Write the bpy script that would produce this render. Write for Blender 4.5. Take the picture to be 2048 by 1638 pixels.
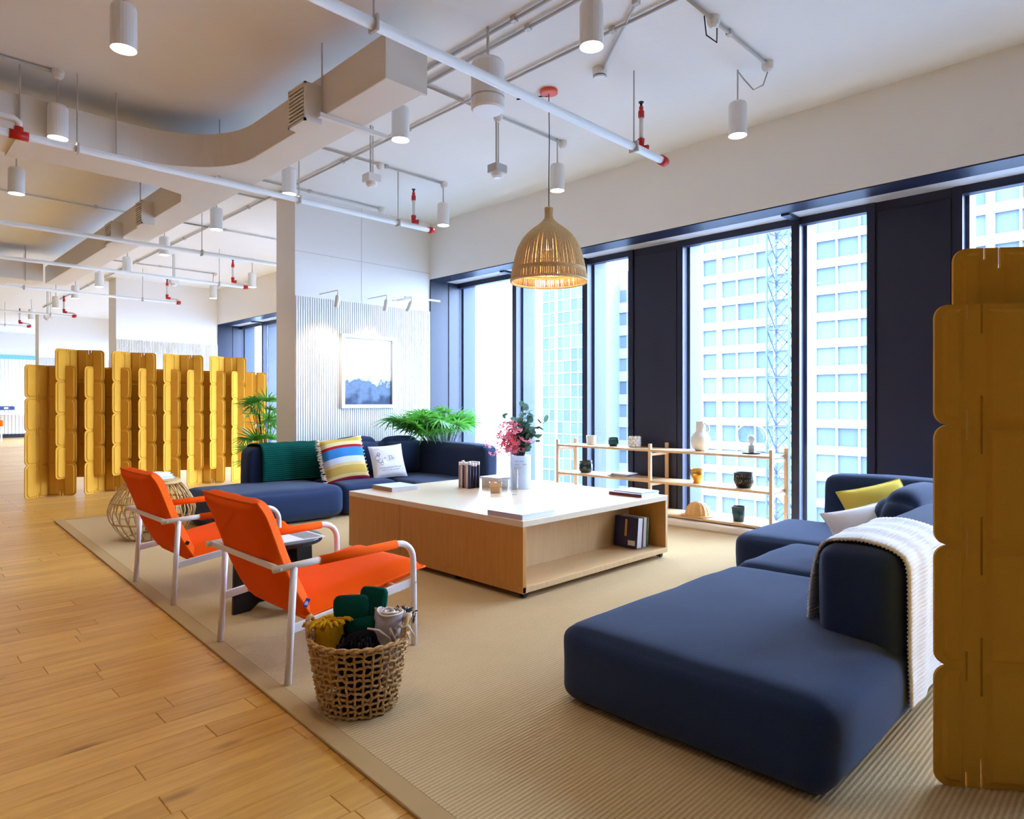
import bpy, math, random
from math import sin, cos, pi, sqrt, radians
from mathutils import Vector, Matrix, noise
random.seed(7)
S = bpy.context.scene
COL = S.collection
for o in list(bpy.data.objects):
    bpy.data.objects.remove(o)

def lin(c):
    return tuple(((v/255)/12.92 if v/255 <= .04045 else ((v/255+.055)/1.055)**2.4) for v in c)

# ------------------------------------------------------------------ camera, sky, exposure
cam = bpy.data.cameras.new('camera'); camo = bpy.data.objects.new('camera', cam); COL.objects.link(camo)
cam.sensor_width = 36; cam.lens = 36*1329/2048; cam.shift_y = -13/2048
cam.clip_start = .05; cam.clip_end = 600
camo.location = (0, 0, 1.3); camo.rotation_euler = (pi/2, 0, -pi/4)
S.camera = camo
S.view_settings.view_transform = 'Standard'; S.view_settings.look = 'None'
S.view_settings.gamma = 1; S.view_settings.use_curve_mapping = False
S.view_settings.exposure = 0.28
SKY = 24.0          # overcast sky radiance
LAMP_W = 46        # watts of a ceiling downlight
w = bpy.data.worlds.new('overcast_sky'); S.world = w; w.use_nodes = True
nt = w.node_tree; bg = nt.nodes['Background']
tc = nt.nodes.new('ShaderNodeTexCoord'); sx = nt.nodes.new('ShaderNodeSeparateXYZ')
rp = nt.nodes.new('ShaderNodeValToRGB')
rp.color_ramp.elements[0].position = .40; rp.color_ramp.elements[0].color = (.40, .53, .76, 1)
rp.color_ramp.elements[1].position = .56; rp.color_ramp.elements[1].color = (.64, .82, 1.16, 1)
mp = nt.nodes.new('ShaderNodeMath'); mp.operation = 'MULTIPLY_ADD'; mp.inputs[1].default_value = .5; mp.inputs[2].default_value = .5
nt.links.new(tc.outputs['Generated'], sx.inputs[0]); nt.links.new(sx.outputs['Z'], mp.inputs[0])
nt.links.new(mp.outputs[0], rp.inputs[0]); nt.links.new(rp.outputs[0], bg.inputs[0])
bg.inputs[1].default_value = SKY
WARM = (1.0, .86, .68)

# ------------------------------------------------------------------ materials
def mat(name, rgb, rough=.6, metal=0., bump=0., bscale=200., vary=0., vscale=6., stretch=(1, 1, 1), coord='Object',
        spec=.5, sheen=0., coat=0., rnd=0., dark=None, emit=None, estr=0., trans=0., ior=1.45, alpha=1.):
    m = bpy.data.materials.new(name); m.use_nodes = True
    n = m.node_tree.nodes; l = m.node_tree.links; b = n['Principled BSDF']
    c = lin(rgb)
    b.inputs['Base Color'].default_value = (*c, 1); b.inputs['Roughness'].default_value = rough
    b.inputs['Metallic'].default_value = metal; b.inputs['Specular IOR Level'].default_value = spec
    b.inputs['Coat Weight'].default_value = coat
    b.inputs['Transmission Weight'].default_value = trans; b.inputs['IOR'].default_value = ior
    b.inputs['Alpha'].default_value = alpha
    if sheen: b.inputs['Sheen Weight'].default_value = sheen
    if emit: b.inputs['Emission Color'].default_value = (*emit, 1); b.inputs['Emission Strength'].default_value = estr
    tcn = n.new('ShaderNodeTexCoord'); mpn = n.new('ShaderNodeMapping'); mpn.inputs['Scale'].default_value = stretch
    l.new(tcn.outputs[coord], mpn.inputs[0])
    if bump:
        nz = n.new('ShaderNodeTexNoise'); nz.inputs['Scale'].default_value = bscale; nz.inputs['Detail'].default_value = 3
        bp = n.new('ShaderNodeBump'); bp.inputs['Strength'].default_value = bump; bp.inputs['Distance'].default_value = .01
        l.new(mpn.outputs[0], nz.inputs[0]); l.new(nz.outputs[0], bp.inputs['Height']); l.new(bp.outputs[0], b.inputs['Normal'])
    if vary or rnd:
        mx = n.new('ShaderNodeMix'); mx.data_type = 'RGBA'; mx.inputs[6].default_value = (*c, 1)
        d = lin(dark) if dark else tuple(v*.45 for v in c)
        mx.inputs[7].default_value = (*d, 1)
        nz2 = n.new('ShaderNodeTexNoise'); nz2.inputs['Scale'].default_value = vscale; nz2.inputs['Detail'].default_value = 5
        nz2.inputs['Roughness'].default_value = .65
        ad = n.new('ShaderNodeVectorMath'); oi = n.new('ShaderNodeObjectInfo')
        cmb = n.new('ShaderNodeCombineXYZ'); ml = n.new('ShaderNodeMath'); ml.operation = 'MULTIPLY'; ml.inputs[1].default_value = 37.
        l.new(oi.outputs['Random'], ml.inputs[0])
        for k in range(3): l.new(ml.outputs[0], cmb.inputs[k])
        l.new(mpn.outputs[0], ad.inputs[0]); l.new(cmb.outputs[0], ad.inputs[1]); l.new(ad.outputs[0], nz2.inputs[0])
        mr = n.new('ShaderNodeMapRange'); mr.inputs[1].default_value = .3; mr.inputs[2].default_value = .75
        mr.inputs[3].default_value = 0; mr.inputs[4].default_value = vary
        l.new(nz2.outputs[0], mr.inputs[0])
        a2 = n.new('ShaderNodeMath'); a2.operation = 'MULTIPLY_ADD'; a2.inputs[1].default_value = rnd
        l.new(oi.outputs['Random'], a2.inputs[0]); l.new(mr.outputs[0], a2.inputs[2])
        l.new(a2.outputs[0], mx.inputs[0]); l.new(mx.outputs[2], b.inputs['Base Color'])
    return m

M = {}
M['wall'] = mat('white_paint', (246, 242, 237), .7, bump=.05, bscale=60)
M['ceil'] = mat('ceiling_paint', (240, 237, 232), .8, bump=.25, bscale=9, vary=.10, vscale=1.6, dark=(218, 213, 206))
M['duct'] = mat('painted_duct', (232, 226, 216), .55, bump=.05, bscale=30)
M['pipe'] = mat('painted_steel', (236, 232, 226), .4)
M['conduit'] = mat('conduit_steel', (196, 190, 182), .4)
M['red'] = mat('red_fitting', (200, 28, 22), .4)
M['lamp'] = mat('lamp_white', (238, 236, 232), .35)
M['lens'] = mat('lamp_lens', (255, 250, 240), .3, emit=(1, .93, .82), estr=14)
M['dark'] = mat('black_rubber', (22, 22, 24), .5)
M['navyframe'] = mat('navy_frame', (34, 37, 58), .38)
M['navypanel'] = mat('navy_panel', (38, 39, 58), .45)
M['blind'] = mat('blind_cassette', (196, 190, 188), .5)
M['fin'] = mat('exterior_fin', (44, 53, 70), .5)
M['fabric'] = mat('navy_wool', (38, 55, 90), .95, bump=.35, bscale=420, vary=.55, vscale=260, dark=(18, 25, 42), sheen=.14, spec=.2)
M['orange'] = mat('orange_canvas', (244, 88, 2), .9, bump=.15, bscale=500, spec=.15, vary=.12, vscale=5)
M['piping'] = mat('orange_piping', (248, 104, 20), .9, spec=.15)
M['wmetal'] = mat('white_metal', (236, 228, 226), .35)
M['oak'] = mat('light_oak', (224, 186, 134), .45, vary=.5, vscale=5, stretch=(9, 9, .7), dark=(204, 158, 100), bump=.03, bscale=40)
M['oakshade'] = mat('oak_warm_shade', (206, 146, 70), .45, vary=.6, vscale=5, stretch=(9, 9, .7), dark=(178, 114, 44), bump=.03, bscale=40)  # same oak as the table, with warm shade put into the colour
M['oaktop'] = mat('light_oak_top', (236, 216, 186), .24, vary=.45, vscale=5, stretch=(9, .7, 9), dark=(226, 200, 162))
M['beech'] = mat('beech', (226, 188, 142), .45, vary=.4, vscale=6, stretch=(8, .8, 8), dark=(206, 162, 112))
M['black'] = mat('black_lacquer', (20, 19, 20), .35)
M['felt'] = mat('mustard_felt', (228, 168, 62), .95, bump=.5, bscale=600, vary=.35, vscale=400, dark=(204, 140, 38), spec=.1)
M['wicker'] = mat('wicker', (204, 158, 96), .6, vary=.7, vscale=30, dark=(150, 100, 48))
M['rattan'] = mat('rattan', (214, 176, 112), .5, vary=.7, vscale=25, dark=(160, 116, 60))
M['seagrass'] = mat('seagrass', (218, 174, 106), .65, vary=.9, vscale=60, dark=(132, 82, 36), bump=.4, bscale=200)
M['lampshade'] = mat('woven_shade', (226, 190, 132), .6, vary=.7, vscale=60, dark=(186, 140, 82))
M['green'] = mat('green_wool', (10, 74, 62), .95, spec=.1, bump=.3, bscale=300)
M['whiteknit'] = mat('white_knit', (236, 232, 228), .95, spec=.1, bump=.4, bscale=220)
M['yellowknit'] = mat('yellow_knit', (236, 208, 92), .95, spec=.1, bump=.4, bscale=200)
M['whitecloth'] = mat('white_cloth', (240, 236, 238), .9, spec=.1, bump=.1, bscale=100)
M['mustard'] = mat('mustard_throw', (206, 152, 20), .95, spec=.1, bump=.3, bscale=250)
M['greythrow'] = mat('grey_throw', (178, 162, 164), .95, spec=.1, bump=.2, bscale=250)
M['blackthrow'] = mat('black_throw', (24, 20, 26), .95, spec=.1, bump=.2, bscale=250)
M['cream'] = mat('cream_yarn', (226, 212, 192), .95, spec=.1)
M['leaf'] = mat('palm_leaf', (112, 186, 60), .42, vary=.8, vscale=3, rnd=.3, dark=(48, 116, 44))
M['euca'] = mat('eucalyptus_leaf', (92, 128, 104), .6, rnd=.6, dark=(54, 82, 70))
def translucent(m, f=.45):
    n = m.node_tree.nodes; l = m.node_tree.links; b = n['Principled BSDF']
    t = n.new('ShaderNodeBsdfTranslucent'); mx = n.new('ShaderNodeMixShader'); mx.inputs[0].default_value = f
    l.new(b.inputs['Base Color'].links[0].from_socket, t.inputs[0]); l.new(b.outputs[0], mx.inputs[1]); l.new(t.outputs[0], mx.inputs[2])
    l.new(mx.outputs[0], n['Material Output'].inputs[0])
M['stem'] = mat('plant_stem', (60, 66, 44), .7)
M['pink'] = mat('pink_petal', (246, 112, 116), .7, rnd=.95, dark=(252, 186, 210))
for k_ in ('leaf', 'euca', 'pink'): translucent(M[k_])
M['soil'] = mat('soil', (44, 32, 24), .95)
M['pot'] = mat('dark_pot', (28, 30, 32), .5)
M['ceramic'] = mat('white_ceramic', (240, 232, 222), .4)
M['teal'] = mat('teal_glaze', (4, 78, 74), .12, coat=.5)
M['dteal'] = mat('dark_teal_glaze', (6, 44, 46), .15, coat=.5)
M['tealglass'] = mat('teal_glass', (10, 66, 84), .1, coat=.4)
M['gold'] = mat('gold', (216, 166, 76), .25, metal=1)
M['brass'] = mat('spec_dot', (222, 206, 170), .5)
M['hatwood'] = mat('carved_wood', (222, 172, 104), .5, vary=.4, vscale=12)
M['paper'] = mat('paper', (238, 236, 240), .7)
M['bookgrey'] = mat('book_grey', (196, 204, 214), .5)
M['booklilac'] = mat('book_lilac', (196, 184, 204), .5)
M['bookcover'] = mat('book_cover_pale', (214, 226, 232), .35)
M['bookred'] = mat('book_spine_print', (150, 44, 40), .5, vary=1., vscale=40, dark=(40, 40, 70))
M['booknavy'] = mat('book_navy', (44, 46, 92), .45)
M['bookgreen'] = mat('book_green', (12, 116, 48), .5)
M['bookbrown'] = mat('book_brown', (176, 130, 96), .55)
M['canopy'] = mat('orange_canopy', (232, 92, 60), .4)
M['bulb'] = mat('lamp_bulb', (255, 246, 225), .3, emit=(1, .8, .5), estr=3)
M['opal'] = mat('opal_bulb', (250, 246, 240), .25)
M['tower'] = mat('tower_concrete', (104, 106, 110), .8)
M['towerglass'] = mat('tower_glass', (62, 71, 78), .5, rnd=.8, dark=(82, 91, 96), spec=.1)
M['tower2'] = mat('glass_tower_frame', (104, 112, 122), .6)
M['tower2glass'] = mat('glass_tower_pane', (54, 64, 73), .5, rnd=.8, dark=(72, 82, 90), spec=.1)
M['crane'] = mat('crane_steel', (42, 52, 70), .7)
M['ground'] = mat('street', (96, 104, 112), .9)
M['label'] = mat('blue_tag', (24, 58, 150), .6)
M['ink'] = mat('ink_grey', (120, 116, 130), .8)
M['tagwhite'] = mat('tag_white', (230, 236, 246), .6)
M['baseb'] = mat('black_baseboard', (26, 24, 40), .5)
M['tealtrim'] = mat('teal_trim', (120, 190, 196), .6)

def glass_mat(name, tint=(.93, .97, 1.0), refl=.5):
    m = bpy.data.materials.new(name); m.use_nodes = True
    n = m.node_tree.nodes; l = m.node_tree.links; n.remove(n['Principled BSDF'])
    tr = n.new('ShaderNodeBsdfTransparent'); tr.inputs[0].default_value = (*tint, 1)
    gl = n.new('ShaderNodeBsdfGlossy'); gl.inputs['Roughness'].default_value = .02
    fr = n.new('ShaderNodeLayerWeight'); fr.inputs[0].default_value = .5
    pw = n.new('ShaderNodeMath'); pw.operation = 'POWER'; pw.inputs[1].default_value = 4.
    ml = n.new('ShaderNodeMath'); ml.operation = 'MULTIPLY_ADD'; ml.inputs[1].default_value = refl; ml.inputs[2].default_value = .035*refl
    l.new(fr.outputs['Facing'], pw.inputs[0])
    mx = n.new('ShaderNodeMixShader')
    l.new(pw.outputs[0], ml.inputs[0]); l.new(ml.outputs[0], mx.inputs[0]); l.new(tr.outputs[0], mx.inputs[1]); l.new(gl.outputs[0], mx.inputs[2])
    l.new(mx.outputs[0], n['Material Output'].inputs[0])
    return m
M['glass'] = glass_mat('window_glass')
M['cupglass'] = glass_mat('clear_glass', (.94, .96, .97), .9)
M['globe'] = glass_mat('smoky_globe_glass', (.84, .88, .92), 1.0)
M['frost'] = mat('frosted_vase', (240, 246, 252), .35, vary=.05)
translucent(M['frost'], .6)

def floor_mat():
    m = mat('oak_floor_boards', (206, 152, 80), .38)
    n = m.node_tree.nodes; l = m.node_tree.links; b = n['Principled BSDF']
    t = n['Texture Coordinate']; br = n.new('ShaderNodeTexBrick')
    for k, v in (('Scale', 1.), ('Mortar Size', .004), ('Brick Width', 1.5), ('Row Height', .13), ('Bias', 0.)): br.inputs[k].default_value = v
    br.offset = .37
    br.inputs['Color1'].default_value = (*lin((212, 166, 92)), 1); br.inputs['Color2'].default_value = (*lin((192, 142, 66)), 1)
    br.inputs['Mortar'].default_value = (*lin((120, 78, 36)), 1)
    l.new(t.outputs['Object'], br.inputs['Vector']); l.new(br.outputs['Color'], b.inputs['Base Color'])
    return m
M['floor'] = floor_mat()
def plank_mat():
    m = mat('oak_plank', (220, 168, 84), .38, vary=.55, vscale=3.0, stretch=(.9, 9, 9), rnd=.30, dark=(160, 106, 38), bump=.08, bscale=12)
    n = m.node_tree.nodes; l = m.node_tree.links; b = n['Principled BSDF']
    # knots
    t = n['Texture Coordinate']; oi = [x for x in n if x.type == 'OBJECT_INFO'][0]
    mp = n.new('ShaderNodeMapping'); mp.inputs['Scale'].default_value = (1.3, 4.2, 1)
    ad = n.new('ShaderNodeVectorMath'); cm = n.new('ShaderNodeCombineXYZ'); ml = n.new('ShaderNodeMath'); ml.operation = 'MULTIPLY'; ml.inputs[1].default_value = 91.
    l.new(oi.outputs['Random'], ml.inputs[0]); l.new(ml.outputs[0], cm.inputs[0]); l.new(ml.outputs[0], cm.inputs[1])
    vo = n.new('ShaderNodeTexVoronoi'); vo.inputs['Scale'].default_value = 1.1
    l.new(t.outputs['Object'], mp.inputs[0]); l.new(mp.outputs[0], ad.inputs[0]); l.new(cm.outputs[0], ad.inputs[1]); l.new(ad.outputs[0], vo.inputs[0])
    mr = n.new('ShaderNodeMapRange'); mr.inputs[1].default_value = .03; mr.inputs[2].default_value = .13; mr.inputs[3].default_value = .8; mr.inputs[4].default_value = 0
    l.new(vo.outputs['Distance'], mr.inputs[0])
    mx = n.new('ShaderNodeMix'); mx.data_type = 'RGBA'; mx.inputs[7].default_value = (*lin((112, 66, 24)), 1)
    src = b.inputs['Base Color'].links[0].from_socket
    l.new(src, mx.inputs[6]); l.new(mr.outputs[0], mx.inputs[0]); l.new(mx.outputs[2], b.inputs['Base Color'])
    return m
M['plank'] = plank_mat()
def rug_mat():
    m = mat('sisal_weave', (204, 182, 146), .95, spec=.1)
    n = m.node_tree.nodes; l = m.node_tree.links; b = n['Principled BSDF']; t = n['Texture Coordinate']
    wv = n.new('ShaderNodeTexWave'); wv.wave_type = 'BANDS'; wv.bands_direction = 'Y'; wv.inputs['Scale'].default_value = 18.5; wv.inputs['Distortion'].default_value = .3
    wv.inputs['Detail'].default_value = 2; wv.inputs['Detail Scale'].default_value = 8
    nz = n.new('ShaderNodeTexNoise'); nz.inputs['Scale'].default_value = 160; nz.inputs['Detail'].default_value = 3
    l.new(t.outputs['Object'], wv.inputs[0]); l.new(t.outputs['Object'], nz.inputs[0])
    ad = n.new('ShaderNodeMath'); ad.operation = 'MULTIPLY_ADD'; ad.inputs[1].default_value = .9; l.new(nz.outputs[0], ad.inputs[0]); l.new(wv.outputs[1], ad.inputs[2])
    mr = n.new('ShaderNodeMapRange'); mr.inputs[1].default_value = .15; mr.inputs[2].default_value = 1.3; l.new(ad.outputs[0], mr.inputs[0])
    mx = n.new('ShaderNodeMix'); mx.data_type = 'RGBA'; mx.inputs[6].default_value = (*lin((168, 136, 92)), 1); mx.inputs[7].default_value = (*lin((204, 175, 130)), 1)
    l.new(mr.outputs[0], mx.inputs[0]); l.new(mx.outputs[2], b.inputs['Base Color'])
    bp = n.new('ShaderNodeBump'); bp.inputs['Strength'].default_value = .6; bp.inputs['Distance'].default_value = .004
    l.new(ad.outputs[0], bp.inputs['Height']); l.new(bp.outputs[0], b.inputs['Normal'])
    return m
M['rug'] = rug_mat()
M['rugedge'] = mat('rug_binding', (178, 146, 100), .9, spec=.1, bump=.2, bscale=300)

# ------------------------------------------------------------------ mesh builder
class MB:
    def __init__(s): s.v = []; s.f = []; s.m = []; s.mi = 0
    def add(s, vs, fs):
        k = len(s.v); s.v += [tuple(p) for p in vs]; s.f += [tuple(i+k for i in f) for f in fs]; s.m += [s.mi]*len(fs); return s
    def box(s, x0, x1, y0, y1, z0, z1):
        return s.add([(x0, y0, z0), (x1, y0, z0), (x1, y1, z0), (x0, y1, z0), (x0, y0, z1), (x1, y0, z1), (x1, y1, z1), (x0, y1, z1)],
                     [(0, 3, 2, 1), (4, 5, 6, 7), (0, 1, 5, 4), (1, 2, 6, 5), (2, 3, 7, 6), (3, 0, 4, 7)])
    def obox(s, mtx, hx, hy, hz):
        b = MB().box(-hx, hx, -hy, hy, -hz, hz); return s.add([mtx @ Vector(p) for p in b.v], b.f)
    def bar(s, a, b, wx, wz=None, up=(0, 0, 1)):
        a = Vector(a); b = Vector(b); d = (b-a); L = d.length; d.normalize(); u = Vector(up)
        if abs(d.dot(u)) > .99: u = Vector((1, 0, 0))
        r = d.cross(u).normalized(); u = r.cross(d); wz = wz or wx
        vs = [p + r*i*wx/2 + u*j*wz/2 for p in (a, b) for i, j in ((-1, -1), (1, -1), (1, 1), (-1, 1))]
        return s.add(vs, [(0, 1, 2, 3), (7, 6, 5, 4), (0, 4, 5, 1), (1, 5, 6, 2), (2, 6, 7, 3), (3, 7, 4, 0)])
    def tube(s, pts, r, n=8, closed=False):
        pts = [Vector(p) for p in pts]; N = len(pts); rr = r if isinstance(r, (list, tuple)) else [r]*N
        vs = []; prev = None
        for i, p in enumerate(pts):
            if closed: t = pts[(i+1) % N]-pts[i-1]
            else: t = pts[min(i+1, N-1)]-pts[max(i-1, 0)]
            t = t.normalized() if t.length > 1e-9 else Vector((0, 0, 1))
            if prev is None:
                a = Vector((0, 0, 1)) if abs(t.z) < .9 else Vector((1, 0, 0)); u = t.cross(a).normalized()
            else:
                u = prev - t*prev.dot(t); u = u.normalized() if u.length > 1e-6 else t.orthogonal().normalized()
            prev = u; w_ = t.cross(u)
            vs += [p + (u*cos(2*pi*k/n)+w_*sin(2*pi*k/n))*rr[i] for k in range(n)]
        fs = []
        for i in range(N if closed else N-1):
            for k in range(n):
                a = i*n+k; b = i*n+(k+1) % n; j = ((i+1) % N)*n
                fs.append((a, b, j+(k+1) % n, j+k))
        if not closed: fs += [tuple(range(n))[::-1], tuple(range((N-1)*n, N*n))]
        return s.add(vs, fs)
    def lathe(s, prof, n=24, cx=0, cy=0, cz=0, cap0=True, cap1=True):
        vs = [(cx+r*cos(2*pi*k/n), cy+r*sin(2*pi*k/n), cz+z) for r, z in prof for k in range(n)]
        fs = [(i*n+k, i*n+(k+1) % n, (i+1)*n+(k+1) % n, (i+1)*n+k) for i in range(len(prof)-1) for k in range(n)]
        if cap0: fs.append(tuple(range(n))[::-1])
        if cap1: fs.append(tuple(range((len(prof)-1)*n, len(prof)*n)))
        return s.add(vs, fs)
    def grid(s, fn, nu, nv, wrapu=False):
        vs = [fn(i/(nu if wrapu else nu-1), j/(nv-1)) for i in range(nu) for j in range(nv)]
        fs = [(i*nv+j, ((i+1) % nu)*nv+j, ((i+1) % nu)*nv+j+1, i*nv+j+1) for i in range(nu if wrapu else nu-1) for j in range(nv-1)]
        return s.add(vs, fs)
    def prism(s, poly, z0, z1, mtx=None):
        n = len(poly); vs = [(x, y, z) for z in (z0, z1) for x, y in poly]
        if mtx: vs = [mtx @ Vector(p) for p in vs]
        return s.add(vs, [tuple(range(n))[::-1], tuple(range(n, 2*n))]+[(i, (i+1) % n, n+(i+1) % n, n+i) for i in range(n)])
    def soft(s, x0, x1, y0, y1, z0, z1, r=.06, n=10, puff=.02, wob=0., seed=0, fs=.9):
        c = Vector(((x0+x1)/2, (y0+y1)/2, (z0+z1)/2)); h = Vector(((x1-x0)/2, (y1-y0)/2, (z1-z0)/2)); key = {}; vs = []; fcs = []
        r = min(r, h.x*.95, h.y*.95, h.z*.95)
        def put(q):
            k = tuple(round(t, 5) for t in q)
            if k in key: return key[k]
            # spread samples toward edges
            p = Vector([h[i]*(sin(q[i]*pi/2)*.55+q[i]*.45) for i in range(3)])
            inner = Vector([max(-h[i]+r, min(h[i]-r, p[i])) for i in range(3)])
            d = p-inner
            if d.length > 1e-9: d = d.normalized()*r
            p2 = inner+d
            for i in range(3):
                a, b = [j for j in range(3) if j != i]
                p2[i] += math.copysign(puff*(1-q[a]**2)*(1-q[b]**2), q[i])*abs(q[i])**4
            wp = c+p2
            if wob:
                nv_ = noise.noise_vector(wp*3.1+Vector((seed*7.3, 0, 0)))*wob + noise.noise_vector(wp*9+Vector((0, seed*3.1, 0)))*wob*.35
                wp = wp+nv_
                if wp.z < z0: wp.z = z0
            vs.append(wp); key[k] = len(vs)-1; return key[k]
        for ax in range(3):
            for sg in (-1, 1):
                for i in range(n):
                    for j in range(n):
                        qs = []
                        for a, b in ((i, j), (i+1, j), (i+1, j+1), (i, j+1)):
                            q = [0, 0, 0]; q[ax] = sg; q[(ax+1) % 3] = 2*a/n-1; q[(ax+2) % 3] = 2*b/n-1; qs.append(put(q))
                        fcs.append(tuple(qs) if sg > 0 else tuple(qs[::-1]))
        return s.add(vs, fcs)
    def build(s, name, m, parent=None, smooth=False, bevel=0., local=False, seg=2, subd=0):
        me = bpy.data.meshes.new(name)
        off = Vector((0, 0, 0))
        if parent and not local:
            q = parent
            while q: off += q.location; q = q.parent
        me.from_pydata([Vector(p)-off for p in s.v], [], s.f)
        ms = m if isinstance(m, (list, tuple)) else [m]
        for x in ms: me.materials.append(M[x] if isinstance(x, str) else x)
        if len(ms) > 1: me.polygons.foreach_set('material_index', s.m)
        if smooth: me.polygons.foreach_set('use_smooth', [True]*len(me.polygons))
        me.update()
        o = bpy.data.objects.new(name, me); COL.objects.link(o)
        if parent: o.parent = parent
        if bevel:
            b = o.modifiers.new('bevel', 'BEVEL'); b.width = bevel; b.segments = seg; b.limit_method = 'ANGLE'; b.angle_limit = radians(40)
            if smooth is None: pass
        if subd:
            b = o.modifiers.new('subd', 'SUBSURF'); b.levels = subd; b.render_levels = subd
        return o

def tag(o, label=None, cat=None, group=None, kind=None):
    if label: o['label'] = label
    if cat: o['category'] = cat
    if group: o['group'] = group
    if kind: o['kind'] = kind
    return o
def thing(name, label, cat, loc=(0, 0, 0), group=None, kind=None):
    o = bpy.data.objects.new(name, None); COL.objects.link(o); o.location = loc; o.empty_display_size = .1
    return tag(o, label, cat, group, kind)
def dup(root, loc, label=None, rz=None, group=None):
    r = root.copy(); COL.objects.link(r); r.location = loc
    if rz is not None: r.rotation_euler = (0, 0, rz)
    if label: r['label'] = label
    if group: r['group'] = group
    for ch in list(root.children):
        c = ch.copy(); COL.objects.link(c); c.parent = r
        for g in list(ch.children):
            d = g.copy(); COL.objects.link(d); d.parent = c
    return r
def struct(mb, name, m, **k):
    o = mb.build(name, m, **k); o['kind'] = 'structure'; return o

# ================================================================== SETTING
CZ = 3.94                     # ceiling height
XW, XG = 6.1, 6.66            # window wall face, glazing plane
Y0, Y1, XL = -9.0, 31.0, -13.0
PX0, PX1, PY0, PY1 = 0.0, 1.76, 1.2, 9.73     # area laid with single boards
mb = MB(); mb.box(XL, PX0, Y0, Y1, -.12, 0); mb.box(PX1, XW+.8, Y0, Y1, -.12, 0)
mb.box(PX0, PX1, Y0, PY0, -.12, 0); mb.box(PX0, PX1, PY1, Y1, -.12, 0); mb.box(PX0, PX1, PY0, PY1, -.12, -.014)
floor = struct(mb, 'floor', 'floor')
pl_me = []
for L in (.7, 1.0, 1.3, 1.6):
    b = MB(); e = .0022
    b.add([(0, 0, -.013), (L, 0, -.013), (L, .13, -.013), (0, .13, -.013), (0, 0, -.003), (L, 0, -.003), (L, .13, -.003), (0, .13, -.003),
           (e, e, 0), (L-e, e, 0), (L-e, .13-e, 0), (e, .13-e, 0)],
          [(0, 3, 2, 1), (0, 1, 5, 4), (1, 2, 6, 5), (2, 3, 7, 6), (3, 0, 4, 7), (4, 5, 9, 8), (5, 6, 10, 9), (6, 7, 11, 10), (7, 4, 8, 11), (8, 9, 10, 11)])
    o = b.build('plank', 'plank'); pl_me.append((L, o.data)); bpy.data.objects.remove(o)
y = PY0; row = 0
while y < PY1-.1:
    x = PX0 - random.uniform(0, 1.0)
    while x < PX1:
        L, me = random.choice(pl_me)
        o = bpy.data.objects.new('plank', me); COL.objects.link(o); o.parent = floor; o.location = (x, y, random.uniform(-.0006, .0004))
        x += L+.0012
    y += .1312; row += 1

# rug: sisal, fitted to the window ledge
def rug_x(y): return 1.255+(y-1.67)*.049
rug = thing('floor_rug', 'large beige ribbed sisal rug under the whole seating group', 'rug', (3.6, 4, 0))
poly = [(rug_x(-.6)+.085, -.6), (6.13, -.6), (6.13, 7.79), (3.96, 7.79), (3.96, 8.62), (rug_x(8.7)+.085, 8.62)]
MB().prism(poly, 0.001, .012).build('weave', 'rug', rug)
poly = [(rug_x(-.6), -.6), (rug_x(-.6)+.084, -.6), (rug_x(8.7)+.084, 8.62), (3.95, 8.62), (3.95, 8.70), (rug_x(8.7), 8.70)]
tag(MB().prism(poly, .001, .0135).build('edge_binding', 'rugedge', rug, bevel=.004), 'plain tan binding tape along the edge')

struct(MB().box(XL, XW+.9, Y0, Y1, CZ, CZ+.25), 'ceiling', 'ceil')
struct(MB().box(XL-.2, XL, Y0, Y1, 0, CZ), 'wall_left', 'wall')
struct(MB().box(XL, XW+.9, Y0-.2, Y0, 0, CZ), 'wall_back', 'wall')
HZ = 3.128
struct(MB().box(XW, XW+.9, Y0, Y1, HZ, CZ), 'wall_right', 'wall')
led = struct(MB().box(XW+.05, XG+.12, Y0, Y1, 0, .075), 'trim_1', 'ceramic', bevel=.02, seg=3)

# piers (columns clad with ribs) between the window bays
def pier(name, x0, y0, y1, zr):
    p = struct(MB().box(x0, XW+.9, y0, y1, 0, CZ), name, 'wall')
    c = MB(); n = 66; x = x0+.004; dx = (XW-x0)/n
    pts = []
    for i in range(n):
        pts += [(x+i*dx+dx*.12, y0), (x+i*dx+dx*.2, y0-.014), (x+i*dx+dx*.8, y0-.014), (x+i*dx+dx*.88, y0)]
    vs = [(a, b, z) for z in (.0, zr) for a, b in pts]; k = len(pts)
    fs = [(i, i+1, k+i+1, k+i) for i in range(k-1)]
    tp = [(i, k+i, 0) for i in ()]
    c.add(vs, fs)
    for i in range(n): c.add([(a, b, zr) for a, b in pts[4*i:4*i+4]], [(0, 1, 2, 3)])
    o = c.build('ribbed_cladding', 'wall', p); o['kind'] = 'stuff'
    return p
pn = pier('wall_column_near', 3.97, 7.82, 8.33, 2.65)
MB().box(3.97, XW, 7.817, 7.8205, 3.215, 3.219).build('panel_joint', 'blind', pn); MB().box(4.93, 4.934, 7.817, 7.8205, 2.655, CZ).build('panel_joint', 'blind', pn)
pier('wall_column_far', 4.0, 15.8, 16.35, 2.65)
pier('wall_column_last', 4.0, 23.8, 24.3, 2.65)
wf = struct(MB().box(XL, XW+.9, Y1, Y1+.2, 0, CZ), 'wall_far', 'wall')
c = MB()
for i in range(70):
    x = -2+i*.11; c.box(x, x+.075, Y1-.03, Y1, 0, 2.95)
o = c.build('ribbed_cladding', 'wall', wf); o['kind'] = 'stuff'
struct(MB().box(XL, XW, Y1-.04, Y1, 2.95, 3.10), 'trim_2', 'tealtrim')
struct(MB().box(XL, XW, Y1-.05, Y1, 0, .14), 'baseboard_far', 'baseb')
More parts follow.
